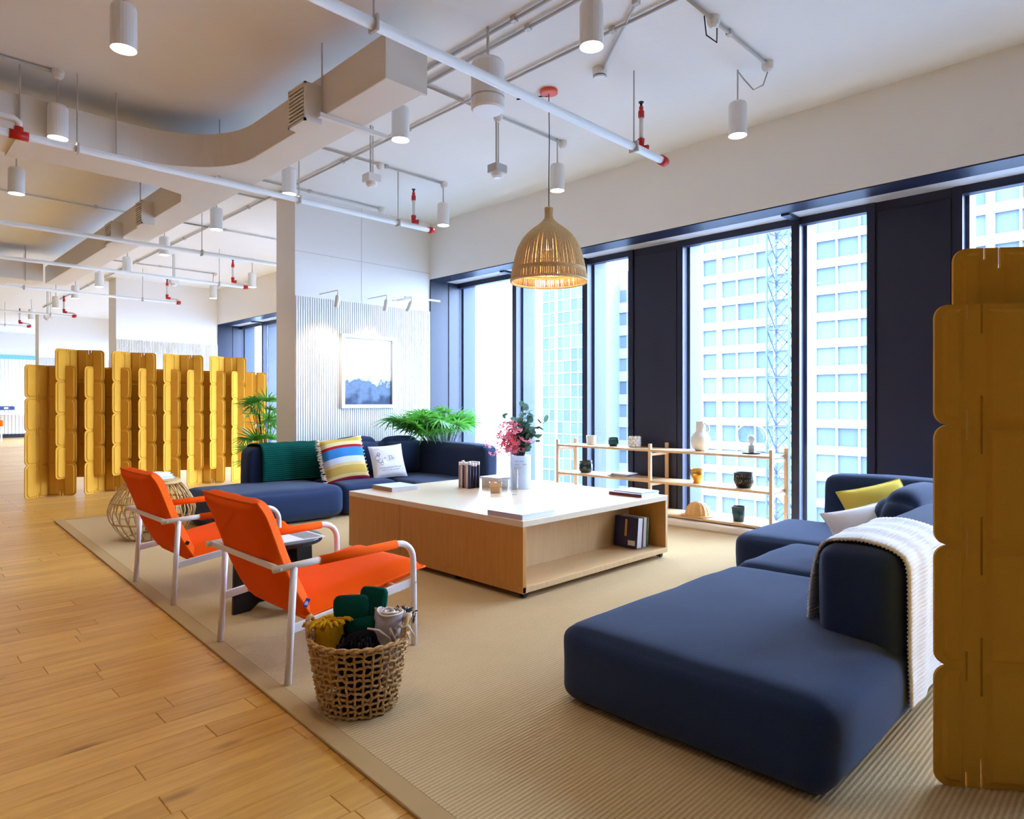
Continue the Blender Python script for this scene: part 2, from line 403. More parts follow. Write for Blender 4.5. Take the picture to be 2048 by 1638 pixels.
struct(MB().box(XL, XW, Y1-.06, Y1, 1.28, 1.32), 'trim_3', 'wall')

# glazing: (y0,y1) glass bays, dark panels between, slim mullions, outside fins
wn = 0
def window(y0, y1, mulls):
    global wn; wn += 1
    r = thing('window_%d' % wn, None, None, (XG, y0, .075), kind='structure')
    f = MB()
    f.box(XG-.05, XG+.05, y0, y1, HZ-.075, HZ+.01); f.box(XG-.05, XG+.05, y0, y1, .06, .10)
    f.build('window_frame', 'navyframe', r, bevel=.004)
    ed = [y0]+mulls+[y1]
    for a in mulls:
        MB().box(XG-.06, XG+.05, a-.04, a+.04, .075, HZ).build('mullion', 'navyframe', r, bevel=.004)
        MB().box(XG-.30, XG-.05, a-.04, a+.04, HZ-.03, HZ+.005).build('blind_bracket', 'navyframe', r)
    for i in range(len(ed)-1):
        a = ed[i]+(.04 if i else .0); b = ed[i+1]-(.04 if i < len(ed)-2 else .0)
        MB().box(XG-.005, XG+.005, a, b, .10, HZ-.075).build('pane', 'glass', r)
        MB().box(XG+.055, XG+.30, b-.03, b+.01, -.3, HZ+.3).build('exterior_fin', 'fin', r)
    return r
tn = 3
def panel(y0, y1):
    global tn; tn += 1
    p = struct(MB().box(XG-.03, XG+.25, y0, y1, .05, HZ+.01), 'trim_%d' % tn, 'navypanel')
    MB().box(XG-.055, XG-.02, y0, y0+.07, .075, HZ).build('cover_strip', 'navyframe', p, bevel=.003)
    MB().box(XG-.055, XG-.02, y1-.07, y1, .075, HZ).build('cover_strip', 'navyframe', p, bevel=.003)
    MB().box(XG-.042, XG-.02, y0+.085, y1-.085, .075, HZ-.09).build('centre_panel', 'navypanel', p, bevel=.004)
    return p
window(4.643, 7.80, [5.30, 6.56])
panel(3.906, 4.643)
window(2.009, 3.906, [2.655])
panel(1.268, 2.009)
window(-.63, 1.268, [.017])
panel(-1.37, -.63)
window(-3.27, -1.37, [-2.62]); panel(-9.0, -3.27)
window(12.0, 15.78, [13.3, 14.55]); panel(11.2, 12.0); window(8.35, 11.2, [9.6])
window(16.35, 19.2, [17.6]); window(20, 23.8, [21.3]); window(24.3, 31, [26, 28, 29.5])
panel(19.2, 20.0)
# soffit: dark strip, blind cassette; dark returns at the piers
tn += 1
sf = struct(MB().box(XW+.002, XW+.27, Y0, Y1, HZ-.012, HZ+.005), 'trim_%d' % tn, 'navyframe')
tn += 1
sf2 = struct(MB().box(XW+.27, XG-.05, Y0, Y1, HZ-.004, HZ+.01), 'trim_%d' % tn, 'blind')
for yy, sg in ((7.82, -1), (15.8, -1), (23.8, -1)):
    tn += 1
    rt = struct(MB().box(XW, XG+.05, yy-.02, yy, .075, HZ), 'trim_%d' % tn, 'navypanel')
    MB().box(XG-.22, XG-.04, yy-.03, yy-.019, .075, HZ-.02).build('cover_strip', 'navyframe', rt, bevel=.003)

# ------------------------------------------------------------------ outside: towers, crane, street
def tower(name, label, x, ya, yb, za, zb, nb, fh, mband, mglass, band, proud=.5):
    t = thing(name, label, 'building', (x, (ya+yb)/2, za))
    MB().box(x, x+18, ya, yb, -36.4, zb).build('body', mband, t)
    bw = (yb-ya)/nb; nf = int((zb-za)/fh)
    pm = None
    for k in range(nf):
        z = za+k*fh
        MB().box(x-proud, x, ya, yb, z, z+band).build('spandrel', mband, t)
        for i in range(nb):
            yl = ya+i*bw
            if pm is None:
                o = MB().box(-.06, 0, .12, bw-.12, band, fh).build('window_pane', mglass, t, local=True); pm = o.data
            else:
                o = bpy.data.objects.new('window_pane', pm); COL.objects.link(o); o.parent = t
            o.location = Vector((x, yl, z))-t.location
    for i in range(nb+1):
        yl = ya+i*bw; wd = .28 if i % 4 else .9
        MB().box(x-proud*.8, x, yl-wd/2, yl+wd/2, za, zb).build('pilaster', mband, t)
    return t
tower('office_tower', 'pale office tower with white spandrel bands, seen through the right windows', 95, 4, 52.5, -24, 38.1, 17, 3.65, 'tower', 'towerglass', 1.2)
tower('glass_tower', 'blue glass tower with white grid lines beyond the flower vase', 108, 86.4, 98.4, -34, 27, 6, 2.6, 'tower2', 'tower2glass', .22, .15)
tower('slab_tower', 'narrow pale tower beside the dark panel behind the shelf', 120, 79, 87, -34, 30, 3, 5, 'tower', 'towerglass', 2.2, .4)
cr = thing('tower_crane', 'grey lattice mast of a tower crane before the pale office tower', 'crane', (60, 25.3, -36))
for i in (-1, 1):
    for j in (-1, 1):
        MB().bar((60+i*1.0, 25.3+j*1.0, -36), (60+i*1.0, 25.3+j*1.0, 38), .16).build('corner_post', 'crane', cr)
mb = MB(); z = -36; k = 0
while z < 36:
    for i, j, i2, j2 in ((-1, -1, -1, 1), (-1, -1, 1, -1), (1, -1, 1, 1), (-1, 1, 1, 1)):
        a = (60+i, 25.3+j, z); b = (60+i2, 25.3+j2, z+2.2); c_ = (60+i, 25.3+j, z+2.2); d = (60+i2, 25.3+j2, z)
        mb.bar(a, b, .09); mb.bar(c_, d, .09)
        if k % 2 == 0: mb.bar(a, d, .09)
    z += 2.2; k += 1
tag(mb.build('lattice_bracing', 'crane', cr), kind='stuff')
struct(MB().box(20, 400, -200, 300, -40, -36.5), 'ground', 'ground')

# ================================================================== CEILING SERVICES
DX0, DX1, DZ0, DZ1 = 2.48, 2.80, 3.42, 3.72
def fillet_quarter(cx, cy, r, a0, a1, n=10): return [(cx+r*cos(a0+(a1-a0)*i/n), cy+r*sin(a0+(a1-a0)*i/n)) for i in range(n+1)]
duct = thing('air_duct', 'white painted rectangular air duct running under the ceiling towards the far wall', 'duct', (DX0, 3.64, DZ0))
MB().box(DX0, DX1, 3.64, 14.2, DZ0, DZ1).build('duct_run', 'duct', duct, bevel=.008)
tag(MB().box(DX0-.01, DX1+.01, 3.63, 3.66, DZ0-.01, DZ1+.01).build('end_cap', 'duct', duct, bevel=.004))
# branch with curved throat joining from the left
R = .75
poly = [(DX0+.01, 6.41-R)]+[(DX0-R+R*cos(a), 6.41-R+R*sin(a)) for a in [0+pi/2*i/12 for i in range(13)]]+[(-6.9, 6.41), (-6.9, 6.8), (.6, 6.8), (1.0, 7.05), (DX0-.35, 7.05), (DX0-.08, 7.16), (DX0+.01, 7.45)]
MB().prism(poly, DZ0, DZ1-.001).build('branch_elbow', 'duct', duct, bevel=.006)
MB().box(.95, 1.05, 6.395, 7.07, DZ0-.015, DZ1).build('joint_flange', 'duct', duct)
def grille(y0, y1, zt, zb, x0=DX0, dep=.13):
    b = MB().box(x0-dep+.012, x0+.01, y0, y1, zb, zt).build('vent_box', 'duct', duct, bevel=.003)
    fr = MB(); w_ = .018; xx = x0-dep
    fr.box(xx, xx+.014, y0, y1, zt-w_, zt); fr.box(xx, xx+.014, y0, y1, zb, zb+w_); fr.box(xx, xx+.014, y0, y0+w_, zb, zt); fr.box(xx, xx+.014, y1-w_, y1, zb, zt)
    fr.build('grille_frame', 'duct', b)
    MB().box(xx+.011, xx+.013, y0+w_, y1-w_, zb+w_, zt-w_).build('grille_shade_sheet', 'dark', b)  # dark sheet painting the shade behind the louvres, the box is solid
    n = 9; dz = (zt-zb-2*w_)/n
    for i in range(n):
        z = zb+w_+dz*(i+.5)
        MB().box(xx-.004, xx+.008, y0+w_, y1-w_, z-dz*.24, z+dz*.24).build('louvre', 'lamp', b)
grille(4.48, 4.74, 3.645, 3.36); grille(8.27, 8.5, 3.60, 3.33); grille(9.5, 9.8, 3.60, 3.33)
for x, y in ((DX0-.02, 4.43), (DX0-.03, 6.30), (1.62, 6.39), (.95, 6.38), (DX0-.02, 8.7)):
    MB().tube([(x, y, DZ0-.02), (x, y, CZ)], .006, 6).build('hanger_rod', 'conduit', duct)
MB().box(DX0-.05, DX1+.20, 4.40, 4.44, DZ0-.035, DZ0-.002).build('hanger_channel', 'pipe', duct)
MB().box(DX0-.05, DX1+.08, 6.34, 6.38, DZ0-.035, DZ0-.002).build('hanger_channel', 'pipe', duct)
# second duct further back, along the room's width, and its own run beyond
d2 = thing('air_duct', 'second white air duct crossing the far left of the ceiling', 'duct', (0, 13.6, DZ0))
MB().box(-6.9, 2.35, 13.6, 14.15, 3.36, 3.72).build('duct_run', 'duct', d2, bevel=.01)
MB().box(1.2, 2.0, 14.15, 17.2, 3.42, 3.72).build('duct_run', 'duct', d2, bevel=.01)
MB().box(1.0, 1.25, 17.2, 19.4, 3.40, 3.66).build('duct_run', 'duct', d2, bevel=.01)
for x in (1.45, 2.1): MB().tube([(x, 13.58, 3.34), (x, 13.58, CZ)], .007, 6).build('hanger_rod', 'conduit', d2)
fu = thing('fan_coil_unit', 'grey fan coil unit hanging in the far left corner of the ceiling', 'air unit', (1.9, 20.2, 3.1))
MB().box(1.55, 2.35, 19.8, 20.8, 3.12, 3.5).build('casing', 'conduit', fu, bevel=.01)
MB().lathe([(.15, 0), (.15, .03)], 20).build('fan_inlet', 'dark', fu)
fu.children[-1].matrix_local = Matrix.Translation((.05, -.42, .2)) @ Matrix.Rotation(pi/2, 4, 'X')

# sprinkler pipes across the room with risers
def sprinkler(label, y, z, xend, r=.03, x0=-6.8, riser=True, rods=(), gr='sprinkler pipes across the ceiling'):
    t = thing('sprinkler_pipe', label, 'pipe', (xend, y, z), gr)
    MB().tube([(x0, y, z), (xend, y, z)], r, 12).build('pipe_run', 'pipe', t, smooth=True)
    for x in rods:
        m_ = MB().tube([(x, y, z), (x, y, CZ)], .006, 6); m_.box(x-.008, x+.008, y-r-.01, y+r+.01, z-r-.01, z+r+.012)
        m_.build('hanger_rod', 'conduit', t)
    if riser:
        a = (xend, y, z)
        MB().tube([(xend-.03, y, z), (xend+.03, y+.005, z), (xend+.05, y+.05, z+.03)], [r*1.3, r*1.35, r*1.1], 12).build('elbow', 'red', t, smooth=True)
        b = Vector((xend-.17, y+.10, z+.09))
        MB().tube([(xend+.04, y+.05, z+.03), (xend+.05, y+.09, z+.06), (xend+.0, y+.11, z+.085), b], .02, 10).build('offset_arm', 'pipe', t, smooth=True)
        MB().tube([b+Vector((.05, -.03, 0)), b, b+Vector((0, 0, .07))], .03, 10).build('elbow', 'red', t, smooth=True)
        MB().tube([b+Vector((0, 0, .05)), b+Vector((0, 0, .27))], .018, 10).build('riser', 'pipe', t, smooth=True)
        MB().lathe([(.026, .25), (.026, .30), (.018, .31), (.018, .34), (.010, .345), (.010, .37), (.018, .372), (.018, .38)], 10, *b).build('sprinkler_head', ['red'], t, smooth=False)
        MB().lathe([(.011, .34), (.011, .37), (.022, .372), (.022, .38)], 10, *b).build('deflector', 'dark', t)
    return t
sprinkler('thick white sprinkler pipe nearest the camera with red end fittings', 3.05, 3.335, 4.84, .031, rods=(4.42, 2.0))
sp2_ = sprinkler('white sprinkler pipe with red fittings ending before the ribbed white column', 6.22, 3.335, 4.86, .028, rods=(4.4, 3.2, 1.3))
MB().tube([(.86, 6.22, 3.335), (.98, 6.22, 3.335)], .036, 12).build('tee', 'red', sp2_, smooth=True)
MB().tube([(.92, 6.22, 3.335), (.92, 6.22, 3.395)], .03, 12).build('tee', 'red', sp2_, smooth=True)
MB().tube([(.92, 6.22, 3.39), (.92, 6.215, 3.43), (.89, 6.21, 3.45), (-1, 6.21, 3.45)], .026, 12).build('upper_branch', 'pipe', sp2_, smooth=True)
sprinkler('plain white sprinkler pipe passing behind the ribbed white column', 9.35, 3.335, 5.2, .028, riser=False, rods=(3.4,))
sprinkler('white sprinkler pipe with red fittings just beyond the ribbed white column', 11.58, 3.335, 4.94, .026, rods=(4.5,))
sprinkler('white sprinkler pipe with red fittings just in front of the far column', 14.36, 3.335, 4.75, .026, rods=(4.1, 2.2))
sprinkler('white sprinkler pipe in the distance ending left of the far column', 18.3, 3.335, 3.75, .026, rods=(3.3,))
sprinkler('most distant white sprinkler pipe, low over the far wall', 21.6, 3.335, 3.4, .026, rods=(2.9,))
# conduits clipped to the ceiling
def conduit(label, pts, r=.012, boxes=(), gr='electrical conduits on the ceiling'):
    t = thing('ceiling_conduit', label, 'conduit', pts[0], gr)
    MB().tube(pts, r, 8).build('conduit_run', 'conduit', t, smooth=True)
    a = Vector(pts[0]); b = Vector(pts[-1]); n = max(2, int((b-a).length/1.2))
    for i in range(1, n):
        p = a.lerp(b, i/n); MB().box(p.x-.02, p.x+.02, p.y-.02, p.y+.02, p.z-r-.003, CZ).build('clip', 'conduit', t)
    for x, y in boxes:
        MB().lathe([(.045, 0), (.045, -.03), (.035, -.06), (.018, -.075)][::-1], 14, x, y, CZ).build('junction_box', 'pipe', t, smooth=False)
    return t
zc = CZ-.02
conduit('long conduit on the ceiling running over the middle row of downlights', [(3.8, -2, zc), (3.8, 22, zc)], .014)
conduit('inner of two short parallel conduits ending behind the duct end', [(3.22, -2, zc), (3.22, 4.5, zc)], .014)
conduit('outer of two short parallel conduits ending behind the duct end', [(3.36, -2, zc), (3.36, 4.5, zc)], .014)
conduit('conduit feeding the nearest window side downlight, top right', [(3.8, 2.24, zc), (5.04, 2.24, zc)], .012, ((4.19, 2.24), (5.04, 2.24)))
conduit('conduit feeding the downlight beside the wicker pendant', [(3.36, 4.38, zc), (5.1, 4.38, zc)], .012, ((4.2, 4.38), (5.1, 4.38)))
conduit('conduit feeding the downlight at the corner of the window wall', [(3.4, 6.2, zc), (5.05, 6.2, zc)], .012, ((4.15, 6.2), (5.05, 6.2)))
conduit('conduit just in front of the ribbed white column', [(3.0, 7.6, zc), (5.1, 7.6, zc)], .012, ((5.1, 7.6),))
conduit('conduit in the far bay right behind the ribbed white column', [(2.9, 10.2, zc), (5.2, 10.2, zc)], .012, ())
conduit('conduit crossing to a downlight in the far bay by the windows', [(3.2, 11.97, zc), (5.23, 11.97, zc)], .012, ((5.23, 11.97),))
conduit('conduit crossing the far bay in front of the far column', [(3.2, 13.8, zc), (5.28, 13.8, zc)], .012, ((5.28, 13.8),))
conduit('conduit crossing the left ceiling beyond the first branch duct', [(-2, 8.3, zc), (3.8, 8.3, zc)], .012, ((1.2, 8.3),))
conduit('second conduit crossing the left ceiling, further back', [(-2, 10.2, zc), (3.8, 10.2, zc)], .012)
conduit('third conduit crossing the left ceiling, near the second duct', [(-2, 12.0, zc), (3.8, 12.0, zc)], .012)
conduit('dark edged conduit at the upper left above the branch duct', [(-3, 6.28, zc), (1.18, 6.28, zc)], .012, ((1.18, 6.28),))
conduit('thin cable run beside the orange ceiling rose', [(3.1, 1.8, zc), (4.2, 3.2, zc)], .01)

# downlights
def make_downlight():
    t = thing('downlight', 'x', 'light', (3.12, 2.46, 3.417), 'white cylinder downlights on cords')
    MB().lathe([(.058, .012), (.0715, .0), (.0715, .24), (.064, .26), (.012, .265)], 24).build('housing', 'lamp', t, smooth=False, local=True)
    MB().lathe([(.0, .006), (.062, .006)], 20, cap0=False, cap1=False).build('lens', 'lens', t, local=True)
    MB().tube([(0, 0, .26), (0, 0, CZ-3.417)], .007, 6).build('cord', 'conduit', t, local=True)
    return t
first = make_downlight()
cols = {'A': ('window row', 4.99), 'B': ('middle row', 3.13), 'C': ('left row', 1.17)}
ords = ['nearest', 'second', 'third', 'fourth', 'fifth', 'sixth', 'seventh', 'eighth', 'ninth', 'tenth']
spotd = bpy.data.lights.new('downlight_spot', 'SPOT'); spotd.energy = LAMP_W; spotd.color = WARM; spotd.spot_size = radians(92); spotd.spot_blend = .85; spotd.shadow_soft_size = .06
spotw = spotd.copy(); spotw.energy = LAMP_W*.55      # the zone by the windows is dimmed
def spot(x, y, z=3.41):
    o = bpy.data.objects.new('downlight_spot', spotd if x < 2.5 else spotw); COL.objects.link(o); o.location = (x, y, z)
seq = {'A': [2.46, 4.37, 6.19, 11.97, 13.8], 'B': [2.46, 4.42, 6.37, 8.3, 10.25, 12.1, 13.9, 15.8, 17.7, 20.6], 'C': [4.46, 6.33, 8.31, 10.25]}
used = False
for k, ys in seq.items():
    for i, y in enumerate(ys):
        x = cols[k][1]+(.25 if k == 'A' and i > 2 else .008*i*2.5)
        lab = 'white cylinder downlight, %s the camera in the %s' % (ords[i] if i == 0 else ords[i]+' from', cols[k][0])
        o = first if not used else dup(first, (x, y, 3.417))
        o.location = (x, y, 3.417); o['label'] = lab; used = True
        spot(x, y)
for x, y in ((1.17, 2.46), (-.8, .5), (-.8, -1.4), (-2.8, .5), (-2.8, 4.4), (-2.8, 8.3), (-.8, 2.5), (-.8, 4.4), (-.8, 6.4), (-.8, 8.3), (-.8, 10.2), (-2.8, 2.5), (-2.8, 6.4), (-2.8, 10.2), (-4.8, 4.4),
             (1.2, 12.2), (1.2, 14), (1.2, 16), (1.2, 18), (-.8, 14), (-.8, 18), (5, 18), (5, 20), (1.2, 22), (1.2, 26), (3.1, 26), (5, 22)):
    spot(x, y)
# flex from the corner downlight junctions
fx = thing('flex_cable', 'grey flex looping from a junction box to the nearest window downlight', 'cable', (5.04, 2.24, CZ-.08))
MB().tube([(5.04, 2.24, CZ-.075), (5.03, 2.27, CZ-.17), (4.99, 2.33, CZ-.2), (4.97, 2.40, CZ-.1), (4.985, 2.46, CZ-.01)], .006, 6).build('flex', 'conduit', fx, smooth=True)
fx2 = thing('loose_cable', 'loose black cable end hanging from a ceiling junction box', 'cable', (4.19, 2.24, CZ-.08))
MB().tube([(4.10, 2.26, CZ-.02), (4.11, 2.25, CZ-.15), (4.16, 2.2, CZ-.2), (4.2, 2.22, CZ-.08)], .005, 6).build('flex', 'dark', fx2, smooth=True)

# hanging speaker, sensors, detectors
sp = thing('ceiling_speaker', 'large white cylindrical speaker hanging on a rod near the duct end', 'speaker', (3.18, 3.42, 3.35))
MB().lathe([(.105, 0), (.118, .012), (.118, .32), (.105, .345), (.02, .35)], 28, 3.18, 3.42, 3.35).build('housing', 'lamp', sp, smooth=False)
MB().lathe([(.119, 0), (.119, .012)], 28, 3.18, 3.42, 3.43, False, False).build('seam', 'conduit', sp)
MB().tube([(3.18, 3.42, 3.69), (3.18, 3.42, CZ)], .010, 8).build('hanging_rod', 'conduit', sp)
def sensor(label, x, y, z, m1):
    t = thing('ceiling_sensor', label, 'sensor', (x, y, z), 'sensors hung on rods from the ceiling')
    MB().box(x-.07, x+.07, y-.06, y+.06, z, z+.075).build('back_box', m1, t, bevel=.006)
    MB().lathe([(.03, -.045), (.05, -.03), (.055, 0)], 16, x, y, z).build('dome', 'lamp', t)
    m_ = MB().tube([(x-.012, y, z+.07), (x-.012, y, CZ)], .009, 6); m_.tube([(x+.014, y, z+.07), (x+.014, y, CZ)], .006, 6); m_.build('rod', 'conduit', t)
sensor('grey square sensor on twin rods left of the wicker pendant', 4.2, 4.39, 3.40, 'conduit')
sensor('white box sensor on twin rods below the duct bracket', 3.53, 5.42, 3.40, 'pipe')
sensor('small white sensor on a drop rod in the far bay', 4.1, 12.6, 3.42, 'pipe')
sensor('distant small white sensor left of the far column', 3.35, 18.9, 3.3, 'pipe')
sd = thing('smoke_detector', 'round white smoke detector on the ceiling right of the pendant rose', 'detector', (4.2, 3.22, CZ-.08))
MB().lathe([(.03, -.082), (.05, -.08), (.052, -.05), (.058, -.045), (.058, 0)], 20, 4.2, 3.22, CZ).build('body', 'lamp', sd)
MB().lathe([(.053, -.066), (.053, -.060)], 20, 4.2, 3.22, CZ, False, False).build('dark_ring', 'dark', sd)

# picture lights on a rail at the ribbed column
def rail_light(label, x, y, z, tilt):
    t = thing('picture_spotlight', label, 'light', (x, y, z), 'white spotlights above the picture')
    MB().tube([(x, y, z+.06), (x, y, z)], .008, 6).build('stem', 'lamp', t)
    a = Vector((x, y, z)); d = Vector((tilt, .25, -1)).normalized()
    MB().tube([a+d*.0, a+d*.02, a+d*.15], [.02, .03, .03], 12).build('head', 'lamp', t, smooth=False)
    MB().tube([(x, y, z+.06), (x, 7.80, z+.06)], .007, 6).build('wall_arm', 'lamp', t)
for lab, x, z in (('left picture spotlight before the ribbed column', 4.30, 2.64), ('middle picture spotlight before the ribbed column', 5.02, 2.66), ('right picture spotlight under the white rail', 5.42, 2.68)):
    rail_light(lab, x, 7.35, z, 0 if x < 5.1 else -.3)
rl = thing('light_rail', 'short white lighting rail at the corner of the window wall', 'rail', (5.6, 7.35, 2.74))
MB().bar((5.36, 7.42, 2.745), (5.95, 7.40, 2.745), .025).build('rail', 'lamp', rl, bevel=.003)
MB().tube([(5.5, 7.41, 2.745), (5.5, 7.80, 2.745)], .007, 6).build('wall_arm', 'lamp', rl)
def aim(x, y, z, tx, ty, tz, e, ang, col=(1, .9, .76)):
    d = bpy.data.lights.new('picture_spot', 'SPOT'); d.energy = e; d.spot_size = radians(ang); d.spot_blend = .8; d.color = col; d.shadow_soft_size = .03
    o = bpy.data.objects.new('picture_spot', d); COL.objects.link(o); o.location = (x, y, z)
    o.rotation_euler = (Vector((tx, ty, tz))-Vector((x, y, z))).to_track_quat('-Z', 'Y').to_euler()
aim(4.3, 7.24, 2.5, 4.32, 7.8, 1.9, 46, 66); aim(5.02, 7.24, 2.5, 5.02, 7.8, 1.98, 34, 62); aim(5.36, 7.26, 2.5, 5.3, 7.8, 1.8, 10, 66)
# the same kind of lights on the far column
aim(4.6, 15.2, 2.6, 4.6, 15.8, 1.9, 20, 70)

# wicker pendant
pe = thing('wicker_pendant', 'bell shaped woven wicker pendant lamp hanging from an orange ceiling rose', 'lamp', (4.19, 3.75, 2.32))
cx, cy = 4.19, 3.75
MB().lathe([(.062, CZ-.03), (.075, CZ-.024), (.075, CZ)], 24, cx, cy).build('ceiling_rose', 'canopy', pe)
MB().tube([(cx, cy, CZ-.03), (cx+.004, cy-.002, 3.5), (cx, cy, 3.2), (cx, cy, 2.93)], .004, 6).build('cord', 'dark', pe)
MB().tube([(cx+.02, cy+.03, CZ-.028), (cx-.02, cy+.12, CZ-.02), (cx-.06, cy+.22, CZ-.012), (cx-.08, cy+.30, CZ-.004)], .006, 6).build('supply_cable', 'dark', pe, smooth=True)
prof = [(.034, 2.94), (.030, 2.90), (.034, 2.855), (.075, 2.81), (.15, 2.755), (.215, 2.69), (.262, 2.60), (.29, 2.50), (.308, 2.41), (.32, 2.325)]
def interp(prof, t):
    f = t*(len(prof)-1); i = min(int(f), len(prof)-2); u = f-i
    return (prof[i][0]*(1-u)+prof[i+1][0]*u, prof[i][1]*(1-u)+prof[i+1][1]*u)
mb = MB()
for k in range(128):
    a = 2*pi*k/128+random.uniform(-.01, .01); pts = []; rr = []
    st = 0 if k % 2 == 0 else .33
    for i in range(15):
        t = st+(1-st)*i/14; r, z = interp(prof, t); pts.append((cx+r*cos(a), cy+r*sin(a), z)); rr.append(.0032+.0036*min(1, r/.2))
    mb.tube(pts, rr, 5)
tag(mb.build('wicker_ribs', 'lampshade', pe, smooth=True), kind='stuff')
mb = MB()
for z, tt in ((2.755, 0), (2.69, 0), (2.64, 0), (2.58, 0), (2.52, 0), (2.46, 0), (2.42, 0)):
    r = [interp(prof, q/200)[0] for q in range(201) if abs(interp(prof, q/200)[1]-z) < .006][0]
    mb.tube([(cx+(r-.008)*cos(2*pi*i/40), cy+(r-.008)*sin(2*pi*i/40), z) for i in range(40)], .004, 5, True)
for dz in (0, .012, .024):
    mb.tube([(cx+(.309+dz*-.1)*cos(2*pi*i/40), cy+(.309-dz*.1)*sin(2*pi*i/40), 2.40+dz) for i in range(40)], .007, 5, True)
tag(mb.build('binding_rings', 'lampshade', pe, smooth=True), kind='stuff')
MB().tube([(cx+.321*cos(2*pi*i/48), cy+.321*sin(2*pi*i/48), 2.325) for i in range(48)], .011, 8, True).build('rim', 'lampshade', pe, smooth=True)
MB().lathe([(.025, 2.86), (.03, 2.93), (.036, 2.945), (.036, 2.95)], 16, cx, cy).build('neck_collar', 'lampshade', pe)
MB().lathe([(.02, 2.78), (.02, 2.72), (.036, 2.68), (.045, 2.64), (.036, 2.60), (.006, 2.59)][::-1], 16, cx, cy).build('bulb', 'bulb', pe, smooth=True)
pl_ = bpy.data.lights.new('pendant_bulb', 'POINT'); pl_.energy = 7; pl_.color = (1, .78, .5); pl_.shadow_soft_size = .05
o = bpy.data.objects.new('pendant_bulb', pl_); COL.objects.link(o); o.location = (cx, cy, 2.55)


# ================================================================== FURNITURE
# ---- mustard felt folding screens: zig-zag strips of four cells, slotted into each other
def wing(mb, pads, A, B, n_, z0, ch, ncell, th=.012, rr=.055, notch=.028, mirror=False, slots=(), pad_in=.022):
    """one wing from fold A (inner edge) to B (outer edge, scalloped)"""
    A = Vector(A); B = Vector(B); d = (B-A); W = d.length; d.normalize(); nn = Vector((-d.y, d.x))*n_
    def P(u, z, t): q = A+d*u+nn*t; return (q.x, q.y, z)
    # outline: scalloped outer edge split in cells; sheet as horizontal quads strips
    rows = []
    for k in range(ncell):
        zb = z0+k*ch
        for i in range(7):
            a = pi/2*i/6; rows.append((W-rr+rr*sin(a), zb+rr-rr*cos(a)))
        for i in range(7):
            a = pi/2*i/6; rows.append((W-rr+rr*cos(a), zb+ch-rr+rr*sin(a)))
    us = [0]+[u for sl in slots for u in (sl[0]-.004, sl[0]+.004)]+[W-rr*1.02]
    us = sorted(us)
    def slotted(u, z):
        for su, hl in slots:
            if abs(u-su) < .003:
                for k in range(ncell+1):
                    if abs(z-(z0+k*ch)) < hl: return True
        return False
    zs = sorted(set([round(z, 5) for _, z in rows]+[round(z0+k*ch+s*hl, 5) for su, hl in slots for k in range(ncell+1) for s in (-1, 1) if z0 <= z0+k*ch+s*hl <= z0+ncell*ch]))
    def edge(z):
        best = None
        for i in range(len(rows)-1):
            a, b = rows[i], rows[i+1]
            if a[1]-1e-9 <= z <= b[1]+1e-9:
                t = 0 if b[1]-a[1] < 1e-9 else (z-a[1])/(b[1]-a[1]); e = a[0]+(b[0]-a[0])*t
                best = e if best is None else min(best, e)
        return best if best is not None else W-rr
    def quad(u0a, u1a, za, u0b, u1b, zb):
        vs = [P(u0a, za, -th/2), P(u1a, za, -th/2), P(u1b, zb, -th/2), P(u0b, zb, -th/2), P(u0a, za, th/2), P(u1a, za, th/2), P(u1b, zb, th/2), P(u0b, zb, th/2)]
        mb.add(vs, [(0, 3, 2, 1), (4, 5, 6, 7), (0, 1, 5, 4), (1, 2, 6, 5), (2, 3, 7, 6), (3, 0, 4, 7)])
    for i in range(len(zs)-1):
        za, zb = zs[i], zs[i+1]; zm = (za+zb)/2
        if zb-za < 1e-6: continue
        start = 0.
        for su, hl in sorted(slots):
            if slotted(su, zm):
                quad(start, su-.0035, za, start, su-.0035, zb); start = su+.0035
        quad(start, edge(za+1e-6), za, start, edge(zb-1e-6), zb)
    # raised pads on both faces of each cell
    s0 = min([su for su, _ in slots])-.016 if slots else W; s1 = max([su for su, _ in slots])+.016 if slots else W
    for k in range(ncell):
        zb = z0+k*ch
        for (ua, ub, rc) in ((.012, s0, 0), (s1, W-pad_in, 1)):
            if ub-ua < .02: continue
            g = .016; r2 = rr-pad_in*.5
            pts = []
            if rc:
                pts = [(ua, zb+g), (ub-r2, zb+g)]+[(ub-r2+r2*sin(pi/2*i/5), zb+g+r2-r2*cos(pi/2*i/5)) for i in range(1, 6)]+[(ub, zb+ch-g-r2)]+[(ub-r2+r2*cos(pi/2*i/5), zb+ch-g-r2+r2*sin(pi/2*i/5)) for i in range(1, 6)]+[(ua, zb+ch-g)]
            else: pts = [(ua, zb+g), (ub, zb+g), (ub, zb+ch-g), (ua, zb+ch-g)]
            cxm = sum(p[0] for p in pts)/len(pts); czm = sum(p[1] for p in pts)/len(pts)
            for s in (1, -1):
                pm = MB(); N = len(pts); ins = .012
                def shr(p):
                    du = (cxm-p[0]); dz = (czm-p[1]); return (p[0]+math.copysign(min(ins, abs(du)), du), p[1]+math.copysign(min(ins, abs(dz)), dz))
                v0 = [P(u, z, s*th/2) for u, z in pts]; v1 = [P(*shr(p), s*(th/2+.010)) for p in pts]
                pm.add(v0+v1, [tuple(range(N, 2*N)) if s > 0 else tuple(range(N, 2*N))[::-1]]+[(i, (i+1) % N, N+(i+1) % N, N+i) for i in range(N)])
                pads.append(pm)
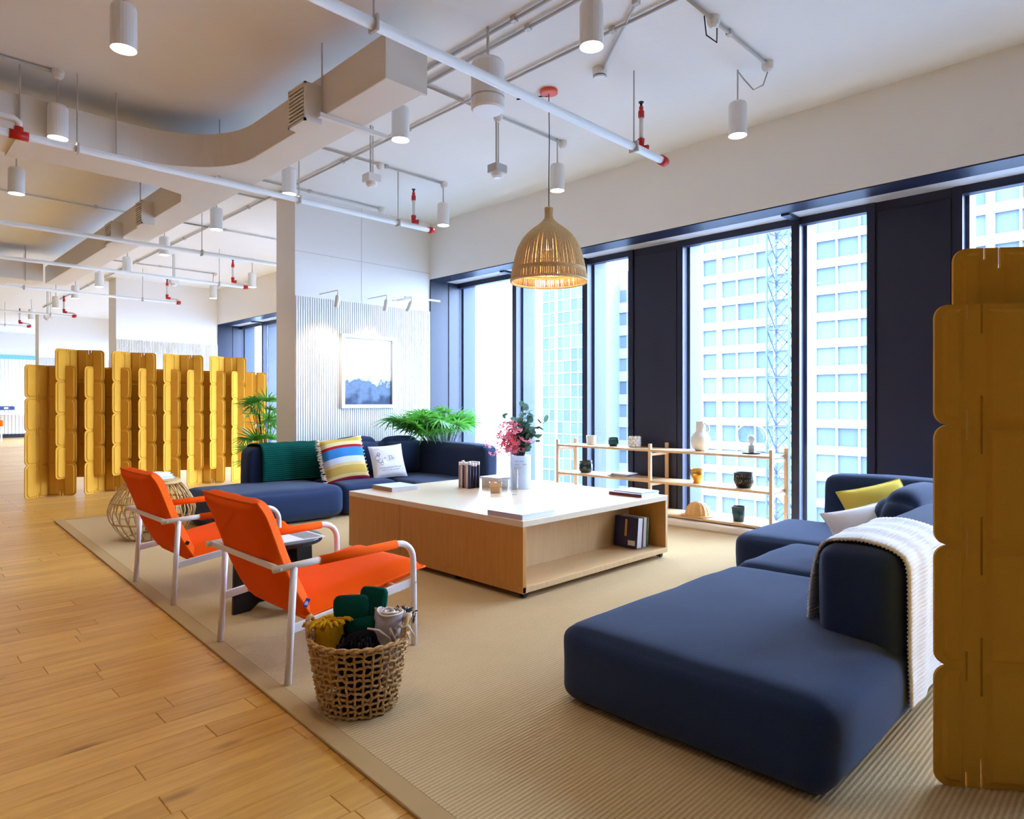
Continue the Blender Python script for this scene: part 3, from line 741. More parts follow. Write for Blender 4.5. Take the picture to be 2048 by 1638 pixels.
def strip(parent, L, F, R_, z0, ch, ncell, su):
    """V strip: left edge L, fold F, right edge R"""
    o = None; mb = MB(); pads = []
    WL = (Vector(L)-Vector(F)).length; WR = (Vector(R_)-Vector(F)).length
    wing(mb, pads, F, L, 1, z0, ch, ncell, slots=((su*WL, .065), (su*WL+.035, .04))if su else ())
    wing(mb, pads, F, R_, -1, z0, ch, ncell, slots=((su*WR, .065), (su*WR+.035, .04))if su else ())
    o = mb.build('felt_strip', 'felt', parent)
    for p in pads: p.build('raised_pad', 'felt', o)
    return o
sc = thing('folding_screen', 'long mustard felt zigzag screen standing behind the orange chairs', 'screen', (3.4, 11, 0))
CH = .455
for k in range(5):
    x = 1.68+.69*k
    strip(sc, (x, 10.93), (x+.30, 11.13), (x+.60, 10.95), .002, CH, 4, .42)
for k in range(4):
    x = 2.025+.69*k
    strip(sc, (x, 10.93), (x+.30, 11.13), (x+.60, 10.95), .002+CH/2+.01, CH, 4, .42)
s2 = thing('folding_screen', 'tall mustard felt screen cut by the right edge of the photo', 'screen', (2.8, .4, .0125))
CH2 = .4045
def rs(px, s): r = (px-1024)/1329; d = s*r; return ((s+d)/2, (s-d)/2)
A = Vector((2.597, .58)); dr = Vector((.60, -.80)).normalized()
B_ = A+dr*.50; C_ = B_+Vector((.80, -.5)).normalized()*.45
D0 = Vector((2.72, .585)); 
mbx = MB(); pads = []
wing(mbx, pads, B_, A, 1, .0128, CH2, 4, rr=.045, slots=((.355, .098), (.401, .05)), pad_in=.022)
wing(mbx, pads, B_, C_, -1, .0128, CH2, 4, rr=.045, slots=((.30, .098),))
st = mbx.build('felt_strip', 'felt', s2)
for p in pads: p.build('raised_pad', 'felt', st)
mbx = MB(); pads = []
A2 = A+dr*.095+Vector((.055, .045)); B2 = A2+dr*.5
wing(mbx, pads, B2, A2, 1, .0128+CH2/2, CH2, 4, rr=.045, slots=((.355, .07), (.401, .04)), pad_in=.022)
st = mbx.build('felt_strip', 'felt', s2)
for p in pads: p.build('raised_pad', 'felt', st)

# ---- coffee table on castors
TX0, TX1, TY0, TY1, TZ0, TZ1 = 3.115, 4.86, 3.015, 5.14, .052, .528
ct = thing('coffee_table', 'large square light oak coffee table on castors in the middle of the rug', 'table', (3.1, 3.0, .013))
MB().box(TX0, TX1, TY0, TY1, TZ1-.042, TZ1).build('table_top', 'oaktop', ct, bevel=.003)
MB().box(TX0, TX1, TY0, 4.376, TZ0, TZ0+.042).build('base_board', 'oak', ct, bevel=.003)
MB().box(TX0, TX1, 4.384, TY1, TZ0, TZ0+.042).build('base_board', 'oak', ct, bevel=.003)
MB().box(TX0, TX0+.032, TY0, 4.378, TZ0+.042, TZ1-.042).build('side_panel', 'oakshade', ct, bevel=.002)
MB().box(TX0, TX0+.032, 4.384, TY1, TZ0, TZ1-.042).build('side_panel', 'oakshade', ct, bevel=.002)
MB().box(TX0-.0005, TX0+.03, TY0, TY1, TZ0, TZ0+.0425).build('plinth_shade_face', 'oakshade', ct)  # covers the base board's left face in the shaded oak tone
MB().box(TX0+.032, TX0+.04, 4.376, 4.386, TZ0, TZ1-.042).build('joint', 'dark', ct)
MB().box(TX1-.032, TX1, TY0, TY1, TZ0+.042, TZ1-.042).build('side_panel', 'oak', ct, bevel=.002)
MB().box(TX1-.0335, TX1-.031, TY0+.004, 3.385, TZ0+.0425, TZ1-.0425).build('side_shade_sheet', 'oakshade', ct)  # thin added sheet, carries painted shade on the opening's right wall
MB().box(TX0+.03, TX1-.03, 3.385, 3.41, TZ0+.042, TZ1-.042).build('back_panel', 'oak', ct)
MB().box(TX0+.03, TX1-.03, TY1-.03, TY1, TZ0+.042, TZ1-.042).build('back_panel', 'oak', ct)
for x, y in ((3.16, 3.06), (4.80, 3.06), (3.16, 3.72), (3.16, 5.08), (4.80, 5.08), (4.8, 3.9)):
    c_ = MB().box(x-.02, x+.02, y-.02, y+.02, .044, TZ0).build('castor', 'dark', ct)
    w_ = MB()
    for s in (-.012, .012): w_.tube([(x+.006, y+s-.008, .033), (x+.006, y+s+.008, .033)], .0195, 12)
    w_.build('castor_wheel', 'dark', c_)

def book(name, label, x0, x1, y0, y1, z0, z1, cover, rz=0., spine='-x', group=None, spm=None):
    cx, cy = (x0+x1)/2, (y0+y1)/2
    t = thing(name, label, 'book', (cx, cy, z0), group)
    hx, hy = (x1-x0)/2, (y1-y0)/2; h = z1-z0; c = .003
    m_ = MB(); m_.box(-hx, hx, -hy, hy, 0, c); m_.box(-hx, hx, -hy, hy, h-c, h)
    m_.build('cover', cover, t, local=True)
    sp = MB()
    if spine == '-x': sp.box(-hx-.001, -hx+c, -hy, hy, 0, h)
    else: sp.box(-hx, hx, -hy-.001, -hy+c, 0, h)
    sp.build('spine', spm or cover, t, local=True)
    MB().box(-hx+.004, hx-.006, -hy+.006, hy-.006, c, h-c).build('page_block', 'paper', t, local=True)
    t.rotation_euler = (0, 0, rz); return t
book('book', 'large lilac grey book at the near corner of the coffee table', 3.135, 3.475, 3.045, 3.375, TZ1, TZ1+.034, 'bookcover', .02, spm='booklilac')
book('book', 'pale book with tan spine at the left end of the coffee table', 3.34, 3.63, 4.80, 5.12, TZ1, TZ1+.036, 'bookcover', -.04, spm='bookbrown')
book('book', 'lower pale book with a dark printed spine at the table right edge', 4.56, 4.84, 3.08, 3.40, TZ1, TZ1+.026, 'bookgrey', .03, spm='bookred')
book('book', 'thin pale magazine lying on the printed book at the table edge', 4.60, 4.84, 3.09, 3.38, TZ1+.027, TZ1+.035, 'bookcover', -.03)

def upright_book(label, x0, x1, y0, y1, z0, z1, cover, lean):
    t = thing('book', label, 'book', ((x0+x1)/2, (y0+y1)/2, z0))
    hx, hy, h, c = (x1-x0)/2, (y1-y0)/2, z1-z0, .004
    m_ = MB(); m_.box(-hx, -hx+c, -hy, hy, 0, h); m_.box(hx-c, hx, -hy, hy, 0, h); m_.build('cover', cover, t, local=True)
    MB().box(-hx, hx, hy-c, hy, 0, h).build('spine', cover, t, local=True)
    MB().box(-hx+c, hx-c, -hy+.003, hy-c, .003, h-.004).build('page_block', 'paper', t, local=True)
    t.rotation_euler = (0, lean, 0); return t, hx, hy, h
zf = TZ0+.043
b_, hx, hy, h = upright_book('thick navy book leaning in the open end of the coffee table', 4.575, 4.65, 3.13, 3.36, zf+.0045, zf+.255, 'booknavy', .10)
MB().box(-hx-.001, -hx, -hy+.02, -hy+.09, .02, .06).build('cover_label', 'paper', b_, local=True)
MB().box(-hx-.001, -hx, -.01, .012, .09, .23).build('cover_motif', 'gold', b_, local=True)
upright_book('pale paperback standing between the navy and the green book', 4.685, 4.725, 3.14, 3.36, zf+.002, zf+.25, 'paper', .07)
upright_book('slim green book standing in the coffee table shelf', 4.737, 4.757, 3.14, 3.36, zf+.002, zf+.245, 'bookgreen', .07)

# bundle of sticks, wooden dish, glasses, vase
bn = thing('stick_bundle', 'bundle of brown and white striped sticks standing on the coffee table', 'ornament', (4.015, 4.57, TZ1))
cols_ = ['booknavy', 'bookbrown', 'paper', 'black', 'bookbrown', 'greythrow']
for i in range(6):
    for j in range(4):
        if 0 < i < 5 and 0 < j < 3: continue
        x = 4.015+(j-1.5)*.035; y = 4.57+(i-2.5)*.026; h = .225+.02*random.random()
        q = MB().tube([(x, y, TZ1), (x+.002, y, TZ1+h-.03)], .0135, 8); o = q.build('stick', cols_[(i*2+j*3) % 6], bn, smooth=True)
        MB().tube([(x+.002, y, TZ1+h-.03), (x+.002, y, TZ1+h)], .0135, 8).build('stick_tip', 'paper', o, smooth=True)
wd = thing('wooden_dish', 'small pale wooden dish with a stepped rim on the coffee table', 'dish', (3.95, 4.15, TZ1))
MB().lathe([(.055, 0), (.06, .004), (.062, .05), (.078, .052), (.08, .09), (.07, .09), (.066, .06)], 4, 3.95, 4.15, TZ1, True, True).build('dish', 'beech', wd, bevel=.004)
MB().lathe([(.004, .09), (.02, .095), (.02, .11), (.008, .118)], 12, 3.95, 4.15, TZ1-.03).build('knob', 'beech', wd)
bxx = thing('white_box', 'low white box behind the wooden dish on the coffee table', 'box', (4.24, 4.44, TZ1))
MB().box(4.14, 4.33, 4.32, 4.54, TZ1, TZ1+.075).build('box_body', 'ceramic', bxx, bevel=.004)
book('book', 'small pale book lying on the white box behind the wooden dish', 4.13, 4.34, 4.31, 4.55, TZ1+.0755, TZ1+.095, 'paper', .03)
def tumbler(label, x, y, r, h):
    t = thing('glass_tumbler', label, 'glass', (x, y, TZ1))
    MB().lathe([(.001, .004), (r*.8, .0), (r*.86, .012), (r, h), (r-.003, h), (r*.84, .018), (.001, .016)], 24, x, y, TZ1, False, False).build('tumbler', 'cupglass', t, smooth=True)
    return t
tumbler('clear straight glass on the table in front of the flower vase', 3.70, 3.78, .036, .16)
tumbler('clear tall glass behind the straight glass, left of the vase', 3.98, 3.95, .034, .22)
VX, VY, VH = 4.31, 4.20, .30
vs = thing('flower_vase', 'frosted white cylinder vase with faint lettering on the coffee table', 'vase', (VX, VY, TZ1))
MB().lathe([(.085, 0), (.092, .005), (.094, VH), (.088, VH), (.086, .01), (.001, .012)], 32, VX, VY, TZ1, True, False).build('vessel', 'frost', vs, smooth=False)
def marks(parent, fn, rows, m='ink'):
    """rows of tiny illegible pen strokes: fn(u,v) gives point, rows = [(v, u0, u1, height)]"""
    q = MB()
    for v, u0, u1, h in rows:
        u = u0
        while u < u1:
            L = random.uniform(.3, .9)*h
            if random.random() < .82:
                pts = [fn(u, v+random.uniform(0, h*.3)), fn(u+L*.5, v+h*random.uniform(.5, 1)), fn(u+L, v+random.uniform(0, h*.4))]
                q.tube(pts, h*.09, 4)
            u += L*1.25
    tag(q.build('faint_lettering', m, parent), kind='stuff')
def vfn(u, v):
    a = -3*pi/4+u/.094; return (VX+.0945*cos(a), VY+.0945*sin(a), TZ1+v)
marks(vs, vfn, [(.245, -.06, .02, .016), (.215, -.06, .05, .016), (.185, -.06, .0, .016), (.13, -.06, -.02, .012)])
# bouquet: stems, eucalyptus leaves, pink blossom sprays
bq = thing('bouquet', 'bouquet of pink blossom and eucalyptus in the frosted vase', 'flowers', (VX, VY, TZ1+.02))
lf = MB(); npts = 8
lf.add([(0, 0, 0)]+[(.5+.5*cos(pi-2*pi*i/10)*1.0, .42*sin(pi-2*pi*i/10), .06*sin(2*pi*i/10)) for i in range(10)], [(0, i+1, (i+1) % 10+1) for i in range(10)])
leafm = lf.build('eucalyptus_leaf', 'euca'); leafd = leafm.data; bpy.data.objects.remove(leafm)
bl = MB()
for k in range(5):
    a = 2*pi*k/5; bl.add([(0, 0, 0), (.5*cos(a-.5), .5*sin(a-.5), .25), (1.0*cos(a), 1.0*sin(a), .35), (.5*cos(a+.5), .5*sin(a+.5), .25)], [(0, 1, 2, 3)])
blm = bl.build('blossom', 'pink'); bld = blm.data; bpy.data.objects.remove(blm)
rv = Vector((1, -1, 0)).normalized()      # across the bouquet
fv = Vector((1, 1, 0)).normalized()
sm = MB(); base = Vector((VX, VY, TZ1+.03)); top = Vector((VX, VY, TZ1+VH))
def put(data, p, sc_, rot, name, par=bq):
    o = bpy.data.objects.new(name, data); COL.objects.link(o); o.parent = par; o.location = p-par.location; o.scale = (sc_,)*3; o.rotation_euler = rot; return o
for i in range(15):        # eucalyptus branches, mostly to the right
    u = random.uniform(-.03, .25); hgt = random.uniform(.14, .42); f = random.uniform(-.12, .12)
    if i == 0: u, hgt = -.17, .36
    if i == 1: u, hgt = .02, .44
    tip = top+rv*u+fv*f+Vector((0, 0, hgt)); mid = top.lerp(tip, .5)-rv*u*.15
    sm.tube([base+rv*random.uniform(-.03, .03), top+rv*u*.15+fv*f*.1, mid, tip], [.004, .004, .003, .002], 5)
    for k in range(9):
        t = .25+.75*k/8; p = (top.lerp(mid, t*2) if t < .5 else mid.lerp(tip, t*2-1))
        put(leafd, p, random.uniform(.05, .078), (random.uniform(-.9, .9), random.uniform(-1.2, .3), random.uniform(0, 6.3)), 'eucalyptus_leaf')
for i in range(20):
    u = random.uniform(-.28, .03); hgt = random.uniform(.06, .32); f = random.uniform(-.12, .10)
    tip = top+rv*u+fv*f+Vector((0, 0, hgt))
    sm.tube([base+rv*random.uniform(-.03, .03), top+rv*u*.2+fv*f*.2, tip], [.003, .003, .002], 5)
    for k in range(11):
        p = top.lerp(tip, random.uniform(.45, 1.05))+Vector([random.gauss(0, .03) for _ in range(3)])
        put(bld, p, random.uniform(.026, .046), (random.uniform(-1, 1), random.uniform(-1, 1), random.uniform(0, 6)), 'blossom')
tag(sm.build('stems', 'stem', bq, smooth=True), kind='stuff')

# ---- open shelf standing on the window ledge
SZ = .076
sh = thing('open_shelf', 'low open beech shelf with two bays standing on the window ledge', 'shelf', (6.22, 2.7, SZ))
FX, RX = 6.235, 6.575
for y in (2.735, 4.09, 5.43):
    for x in (FX, RX):
        MB().box(x-.018, x+.018, y-.016, y+.016, SZ, .852).build('post', 'beech', sh, bevel=.004)
    for z in (.115, .445, .775): MB().box(FX+.018, RX-.018, y-.012, y+.012, z-.055, z-.025).build('cross_rail', 'beech', sh, bevel=.003)
for y0, y1 in ((2.755, 4.07), (4.11, 5.41)):
    for z in (.11, .45, .79):
        MB().box(FX-.016, RX+.012, y0-.012, y1+.012, z-.024, z).build('shelf_board', 'beech', sh, bevel=.003)
def lathe_thing(name, label, cat, x, y, z, prof, m, n=28, smooth=True, group=None):
    t = thing(name, label, cat, (x, y, z), group)
    MB().lathe(prof, n, x, y, z, True, False).build(name+'_body', m, t, smooth=False)
    for o in t.children:
        o.data.polygons.foreach_set('use_smooth', [smooth]*len(o.data.polygons))
    return t
def cup(r0, r1, h, th=.006): return [(r0*.9, 0), (r0, .006), (r1, h), (r1-th, h), (r0-th, .012), (.001, .012)]
T1 = .7905; T2 = .4505; T3 = .1105
lathe_thing('mug', 'plain cream cup at the left of the top shelf', 'cup', 6.42, 5.05, T1, cup(.055, .062, .115), 'ceramic', smooth=True)
def jar(r, h): return [(r*.7, 0), (r*.95, .02), (r, h*.3), (r, h*.65), (r*.88, h*.85), (r*.95, h*.88), (r*.95, h), (r*.82, h), (r*.8, h*.8), (.001, h*.75)]
lathe_thing('pot', 'small teal glazed pot on the top shelf beside the cream cup', 'pot', 6.42, 4.72, T1, jar(.062, .105), 'teal')
lathe_thing('pot', 'dark teal glazed pot at the left of the middle shelf', 'pot', 6.40, 5.12, T2, jar(.085, .145), 'dteal')
vb = thing('bubble_vase', 'white vase with a bobbled surface on the top shelf by the middle post', 'vase', (6.42, 4.42, T1))
m_ = MB()
for k in range(4):
    for i in range(9):
        a = 2*pi*(i+.5*(k % 2))/9; m_.lathe([(.001, -.021), (.016, -.015), (.022, 0), (.016, .015), (.001, .021)], 8, 6.42+.055*cos(a), 4.42+.055*sin(a), T1+.022+k*.029, False, False)
m_.lathe([(.055, 0), (.058, .118), (.05, .118), (.048, .02)], 20, 6.42, 4.42, T1); m_.build('vessel', 'ceramic', vb, smooth=True)
b_ = lathe_thing('round_vase', 'cream round vase with a narrow neck and loop handle on the top shelf', 'vase', 6.42, 3.58, T1,
    [(.05, 0), (.085, .03), (.105, .09), (.10, .14), (.07, .19), (.05, .205), (.048, .25), (.052, .255), (.045, .29), (.05, .315), (.043, .315), (.04, .25), (.001, .24)], 'ceramic')
MB().tube([(6.42, 3.535, T1+.295), (6.42, 3.49, T1+.27), (6.42, 3.485, T1+.22), (6.42, 3.505, T1+.19)], .009, 8).build('handle', 'ceramic', b_, smooth=True)
gl = thing('globe_lamp', 'clear glass globe table lamp on the top shelf', 'lamp', (6.42, 3.02, T1))
MB().lathe([(.085, 0), (.09, .003), (.09, .014), (.03, .018)], 28, 6.42, 3.02, T1).build('base', 'black', gl)
MB().lathe([(.03, .018), (.03, .085), (.02, .09)], 16, 6.42, 3.02, T1).build('socket', 'conduit', gl)
MB().lathe([(.014, .09), (.02, .105), (.034, .13), (.038, .15), (.03, .178), (.001, .19)], 16, 6.42, 3.02, T1, True, False).build('bulb', 'opal', gl, smooth=True)
pr = [(.152*sin(a), .165-.152*cos(a)*.98) for a in [radians(20+148*i/16) for i in range(17)]]
MB().lathe(pr, 32, 6.42, 3.02, T1, False, False).build('globe', 'globe', gl, smooth=True)
MB().tube([(6.50, 2.99, T1+.008), (6.53, 2.9, T1+.006), (6.54, 2.84, T1+.02), (6.50, 2.82, T1+.008)], .004, 6).build('cord', 'dark', gl)
lathe_thing('goblet', 'gold metal cup on a small foot on the middle shelf', 'cup', 6.38, 3.60, T2, [(.04, 0), (.042, .004), (.04, .03), (.05, .045), (.068, .075), (.072, .15), (.067, .15), (.062, .08), (.001, .06)], 'gold')
sb = lathe_thing('speckled_bowl', 'black speckled bowl at the right of the middle shelf', 'bowl', 6.38, 3.08, T2, [(.05, 0), (.075, .008), (.098, .06), (.1, .15), (.094, .15), (.09, .06), (.001, .03)], 'black')
q = MB()
for i in range(90):
    a = random.uniform(0, 6.283); z = random.uniform(.05, .14); r = .0995+.001*(z > .06)
    d = Vector((cos(a), sin(a), 0)); t_ = Vector((-sin(a), cos(a), 0)); p = Vector((6.38, 3.08, T2+z))+d*r; s = random.uniform(.0015, .0035)
    q.add([p-t_*s, p-Vector((0, 0, s*2)), p+t_*s, p+Vector((0, 0, s*2))], [(0, 1, 2, 3)])
tag(q.build('speckles', 'brass', sb), kind='stuff')
lathe_thing('tumbler', 'dark teal tall tumbler at the right of the bottom shelf', 'cup', 6.35, 3.12, T3, cup(.055, .072, .15, .005), 'tealglass')
hat = thing('wooden_ornament', 'pleated pale wooden dome on a flat brim on the bottom shelf', 'ornament', (6.36, 3.58, T3))
m_ = MB().grid(lambda u, v: ((lambda a, r, z: (6.36+r*cos(a), 3.58+r*sin(a), T3+.008+z))(2*pi*u, (.008+.125*(1-(1-v)**1.8))*(1-.06*(v > .05)*(.5+.5*cos(2*pi*u*14))), .14*(1-v**1.9))), 112, 10, True)
m_.build('dome', 'hatwood', hat, smooth=True)
MB().lathe([(.12, 0), (.175, .003), (.178, .008), (.12, .012)], 36, 6.36, 3.58, T3).build('brim', 'hatwood', hat)
for i, (lab, dz, w_) in enumerate((('lowest of three pale books on the middle shelf', 0, .17), ('middle of three pale books on the middle shelf', .013, .15), ('topmost of three pale books on the middle shelf', .026, .14))):
    book('book', lab, 6.27, 6.27+w_*1.55, 4.42, 4.42+w_*1.65, T2+dz, T2+dz+.0125, ('bookgrey', 'booknavy', 'paper')[i], (-.06, .08, .0)[i], spine='-y')

# ---- orange armchairs
def pad(mb, path, ths, hw, nv=13):
    """pillow-like pad lofted along path [(x,z)]; ths = thickness"""
    N = len(path); P_ = [Vector((p[0], p[1])) for p in path]; nr = []
    for i in range(N):
        t = (P_[min(i+1, N-1)]-P_[max(i-1, 0)]).normalized(); nr.append(Vector((-t.y, t.x)))
    def sh_(t, v): return max(0., (1-abs(2*t-1)**5))**.5*max(0., (1-abs(v)**7))**.5
    for sg in (1, -1):
        def fn(u, vv, sg=sg):
            vq = 2*vv-1; u0 = u; u = .5+(u-.5)*(1-.075*(1-vq*vq)); i = u*(N-1); k = min(int(i), N-2); f = i-k; p = P_[k].lerp(P_[k+1], f); n_ = nr[k].lerp(nr[k+1], f)
            v = vq; t_ = ths*sh_(u0, v)*(1 if sg > 0 else .75)
            wv = noise.noise(Vector((p.x*6, v*3, sg)))*.006
            pinch = 1
            q = p+n_*sg*(t_+wv*sh_(u0, v)); return (q.x, v*hw*(1-.045*(1-(2*u0-1)**2)), q.y)
        g = MB().grid(fn, 29, nv); mb.add(g.v, g.f if sg > 0 else [f[::-1] for f in g.f])
def resamp(path, n=29):
    P_ = [Vector((a, b)) for a, b in path]; out = []
    m = len(P_)-1
    for i in range(n):
        t = i/(n-1)*m; k = min(int(t), m-1); f = t-k
        p0 = P_[max(k-1, 0)]; p1 = P_[k]; p2 = P_[k+1]; p3 = P_[min(k+2, m)]
        out.append(tuple(.5*((2*p1)+(p2-p0)*f+(2*p0-5*p1+4*p2-p3)*f*f+(3*p1-p0-3*p2+p3)*f**3)))
    return out
def make_chair():
    t = thing('armchair', 'x', 'chair', (1.78, 3.26, .0125), 'orange armchairs')
    yy = .39; r = .0165; z0 = 0
    for s in (-1, 1):
        y = s*yy
        MB().tube([(-.36, y, z0), (-.33, y, .535)], r, 12).build('rear_leg', 'wmetal', t, smooth=True, local=True)
        arm = [(-.43, y, .535)]+[(.12*i/3-.36+.26*i/3, y, .538+.004*i) for i in range(1, 4)]+[(.25, y, .552)]
        arm += [(.25+.095*sin(a), y, .552-.095+.095*cos(a)) for a in [pi/2*i/6 for i in range(1, 7)]]+[(.348, y, .3), (.352, y, z0)]
        MB().tube(arm, r, 12).build('arm_and_front_leg', 'wmetal', t, smooth=True, local=True)
        MB().tube([(-.20, y, .541), (.0, y, .546), (.235, y, .552)], r+.006, 12).build('arm_sleeve', 'orange', t, smooth=True, local=True)
        MB().bar((-.345, y*.985, .245), (.35, y*.985, .335), .016, .042).build('side_rail', 'wmetal', t, bevel=.004, local=True)
        for (bx, bz) in ((-.40, .536), (.35, .335)):
            MB().tube([(bx, y+s*.014, bz), (bx, y+s*.019, bz)], .006, 10).build('bolt', 'conduit', t, local=True)
    MB().bar((-.405, -yy, .535), (-.405, yy, .535), .012, .03).build('back_rail', 'wmetal', t, bevel=.004, local=True)
    MB().bar((.26, -yy, .315), (.26, yy, .315), .016, .03).build('front_rail', 'wmetal', t, bevel=.003, local=True)
    hw = .325
    bp = resamp([(-.475, .83), (-.43, .765), (-.385, .65), (-.33, .50), (-.26, .355), (-.20, .255)])
    spt = resamp([(-.235, .265), (-.12, .275), (.1, .315), (.3, .355), (.475, .385)])
    m_ = MB(); pad(m_, bp, .066, hw); m_.build('back_cushion', 'orange', t, smooth=True, local=True)
    m_ = MB(); pad(m_, spt, .072, hw); m_.build('seat_cushion', 'orange', t, smooth=True, local=True)
    for nm, pth in (('back_piping', bp), ('seat_piping', spt)):
        def ol(u0, v):
            u = .5+(u0-.5)*(1-.075*(1-v*v)); i = u*28; k = min(int(i), 27); f = i-k; a, b = pth[k], pth[k+1]
            return (a[0]+(b[0]-a[0])*f, v*hw*(1-.045*(1-(2*u0-1)**2)), a[1]+(b[1]-a[1])*f)
        loop = [ol(i/16, -1) for i in range(16)]+[ol(1, -1+2*i/12) for i in range(12)]+[ol(1-i/16, 1) for i in range(16)]+[ol(0, 1-2*i/12) for i in range(12)]
        MB().tube(loop, .006, 6, True).build(nm, 'piping', t, smooth=True, local=True)
    # sling fabric under seat joins back and seat
    return t
ch = make_chair()
ch['label'] = 'orange armchair with white tube frame, nearer, right beside the wicker basket of throws'
ch.location = (1.785, 3.265, .0125)
c1 = dup(ch, (1.83, 4.915, .0125), 'orange armchair with white tube frame, further, by the round rattan table')
tg = MB().box(-.012, .012, -.001, .001, -.02, .02).build('care_tag', 'label', ch, local=True)
tg.matrix_local = Matrix.Translation((-.235, -.329, .335)) @ Matrix.Rotation(.5, 4, 'Y') 
tg2 = MB()
for k in range(3): tg2.box(-.008+k*.006, -.005+k*.006, -.0016, -.001, -.012, .004+.004*(k % 2))
o = tg2.build('tag_print', 'tagwhite', tg, local=True)
tg = MB().box(-.012, .012, -.001, .001, -.012, .012).build('care_tag', 'dark', c1, local=True)
tg.matrix_local = Matrix.Translation((-.255, -.329, .37)) @ Matrix.Rotation(.5, 4, 'Y')

# black side table between the chairs, with papers on it
st = thing('side_table', 'black side table with crossed panel base between the two armchairs', 'table', (1.93, 4.08, .0125))
MB().lathe([(.285, .40), (.295, .405), (.295, .425), (.29, .43)], 40, 1.93, 4.08, .0125).build('table_top', 'black', st)
for a in (radians(6), radians(96)):
    mt = Matrix.Translation((1.93, 4.08, .0125)) @ Matrix.Rotation(a, 4, 'Z') @ Matrix.Rotation(pi/2, 4, 'X')
    MB().prism([(-.28, 0), (-.17, 0), (-.11, .04), (.11, .04), (.17, 0), (.28, 0), (.27, .40), (-.27, .40)], -.011, .011, mt).build('panel_leg', 'black', st, bevel=.002)
mg = thing('magazine', 'open black and white printed magazine on the black side table', 'magazine', (2.02, 4.0, .443))
MB().box(1.87, 2.17, 3.86, 4.10, .4427, .4465).build('pages', 'paper', mg)
q = MB()
for k in range(9): q.box(2.03+.014*k, 2.037+.014*k, 3.87, 4.09, .4466, .4472)
tag(q.build('printed_stripes', 'dark', mg), kind='stuff')
mg2 = thing('magazine', 'brown covered magazine under the striped one on the side table', 'magazine', (1.85, 4.15, .443))
MB().box(1.74, 1.865, 4.0, 4.24, .4427, .4450).build('pages', 'bookbrown', mg2)

# round rattan table with books on top
rtb = thing('rattan_table', 'round barrel shaped rattan side table left of the armchairs', 'table', (2.08, 6.98, .0125))
RP = [(.245, .02), (.31, .10), (.365, .20), (.375, .27), (.35, .36), (.29, .46), (.235, .52)]
def rpi(z):
    for i in range(len(RP)-1):
        if RP[i][1] <= z <= RP[i+1][1]:
            t = (z-RP[i][1])/(RP[i+1][1]-RP[i][1]); t2 = t*t*(3-2*t)*.3+t*.7; return RP[i][0]*(1-t2)+RP[i+1][0]*t2
    return RP[0][0] if z < RP[0][1] else RP[-1][0]
bx, by, bz = 2.08, 6.98, .0125
m_ = MB()
for k in range(48):
    a = 2*pi*k/48+(.035 if k % 2 else -.035); tw = (.05 if k % 2 else -.05); pts = []
    for i in range(13):
        z = .02+.5*i/12; r = rpi(z); b = a+tw*sin(z*14); pts.append((bx+r*cos(b), by+r*sin(b), bz+z))
    m_.tube(pts, .0062, 6)
tag(m_.build('rattan_ribs', 'rattan', rtb, smooth=True), kind='stuff')
for z, rr in ((.015, .012), (.16, .009), (.355, .010), (.525, .016)):
    r = rpi(z)-.004
    MB().tube([(bx+r*cos(2*pi*i/44), by+r*sin(2*pi*i/44), bz+z) for i in range(44)], rr, 8, True).build('rattan_hoop', 'rattan', rtb, smooth=True)
m_ = MB()
for i in range(15):
    y = -.21+.03*i; hwd = sqrt(max(0, .235**2-y*y)); m_.tube([(bx-hwd, by+y, bz+.53), (bx+hwd, by+y, bz+.53)], .014, 6)
tag(m_.build('woven_top', 'rattan', rtb, smooth=True), kind='stuff')
MB().lathe([(.225, .541), (.235, .545), (.235, .552), (.228, .555)], 40, bx, by, bz).build('tray_top', 'rattan', rtb)
zt = bz+.5555
book('book', 'lowest book in the small pile on the rattan table', 2.0, 2.23, 6.86, 7.06, zt, zt+.02, 'bookgrey', .3, spm='bookcover')
book('book', 'middle blue grey book in the pile on the rattan table', 2.0, 2.22, 6.87, 7.06, zt+.0205, zt+.04, 'booklilac', .45, spm='bookgrey')
book('book', 'topmost white book in the pile on the rattan table', 2.0, 2.2, 6.87, 7.05, zt+.0405, zt+.06, 'paper', .38)

# ---- seagrass basket with rolled throws
kx, ky, kz = 1.545, 2.47, .0125
bk = thing('wicker_basket', 'open woven seagrass basket full of throws on the rug edge', 'basket', (kx, ky, kz))
def kr(z): return .148+.055*(z/.30)**.75
m_ = MB(); NV = 34
for k in range(NV):
    a = 2*pi*k/NV; pts = []
    for i in range(19):
        z = .005+.295*i/18; r = kr(z)+.005*sin(i*pi/2.25*1+k*pi); b = a+.012*sin(i*1.7+k); pts.append((kx+r*cos(b), ky+r*sin(b), kz+z))
    m_.tube(pts, .0055, 5)
for j in range(11):
    z = .012+.0268*j; pts = []
    for i in range(NV*2):
        a = 2*pi*i/(NV*2); r = kr(z)+.006*cos(i*pi+j*pi)*(1)+.001; pts.append((kx+r*cos(a), ky+r*sin(a), kz+z+.004*sin(i*1.3+j*2)+.002*random.uniform(-1, 1)))
    m_.tube(pts, .006, 5, True)
tag(m_.build('woven_strands', 'seagrass', bk, smooth=True), kind='stuff')
for ph in (0, pi):
    r = kr(.30); pts = [(kx+(r+.007*cos(i*1.15+ph))*cos(2*pi*i/70), ky+(r+.007*cos(i*1.15+ph))*sin(2*pi*i/70), kz+.300+.006*sin(i*1.15+ph)) for i in range(70)]
    MB().tube(pts, .0065, 6, True).build('braided_rim', 'seagrass', bk, smooth=True)
m_ = MB()
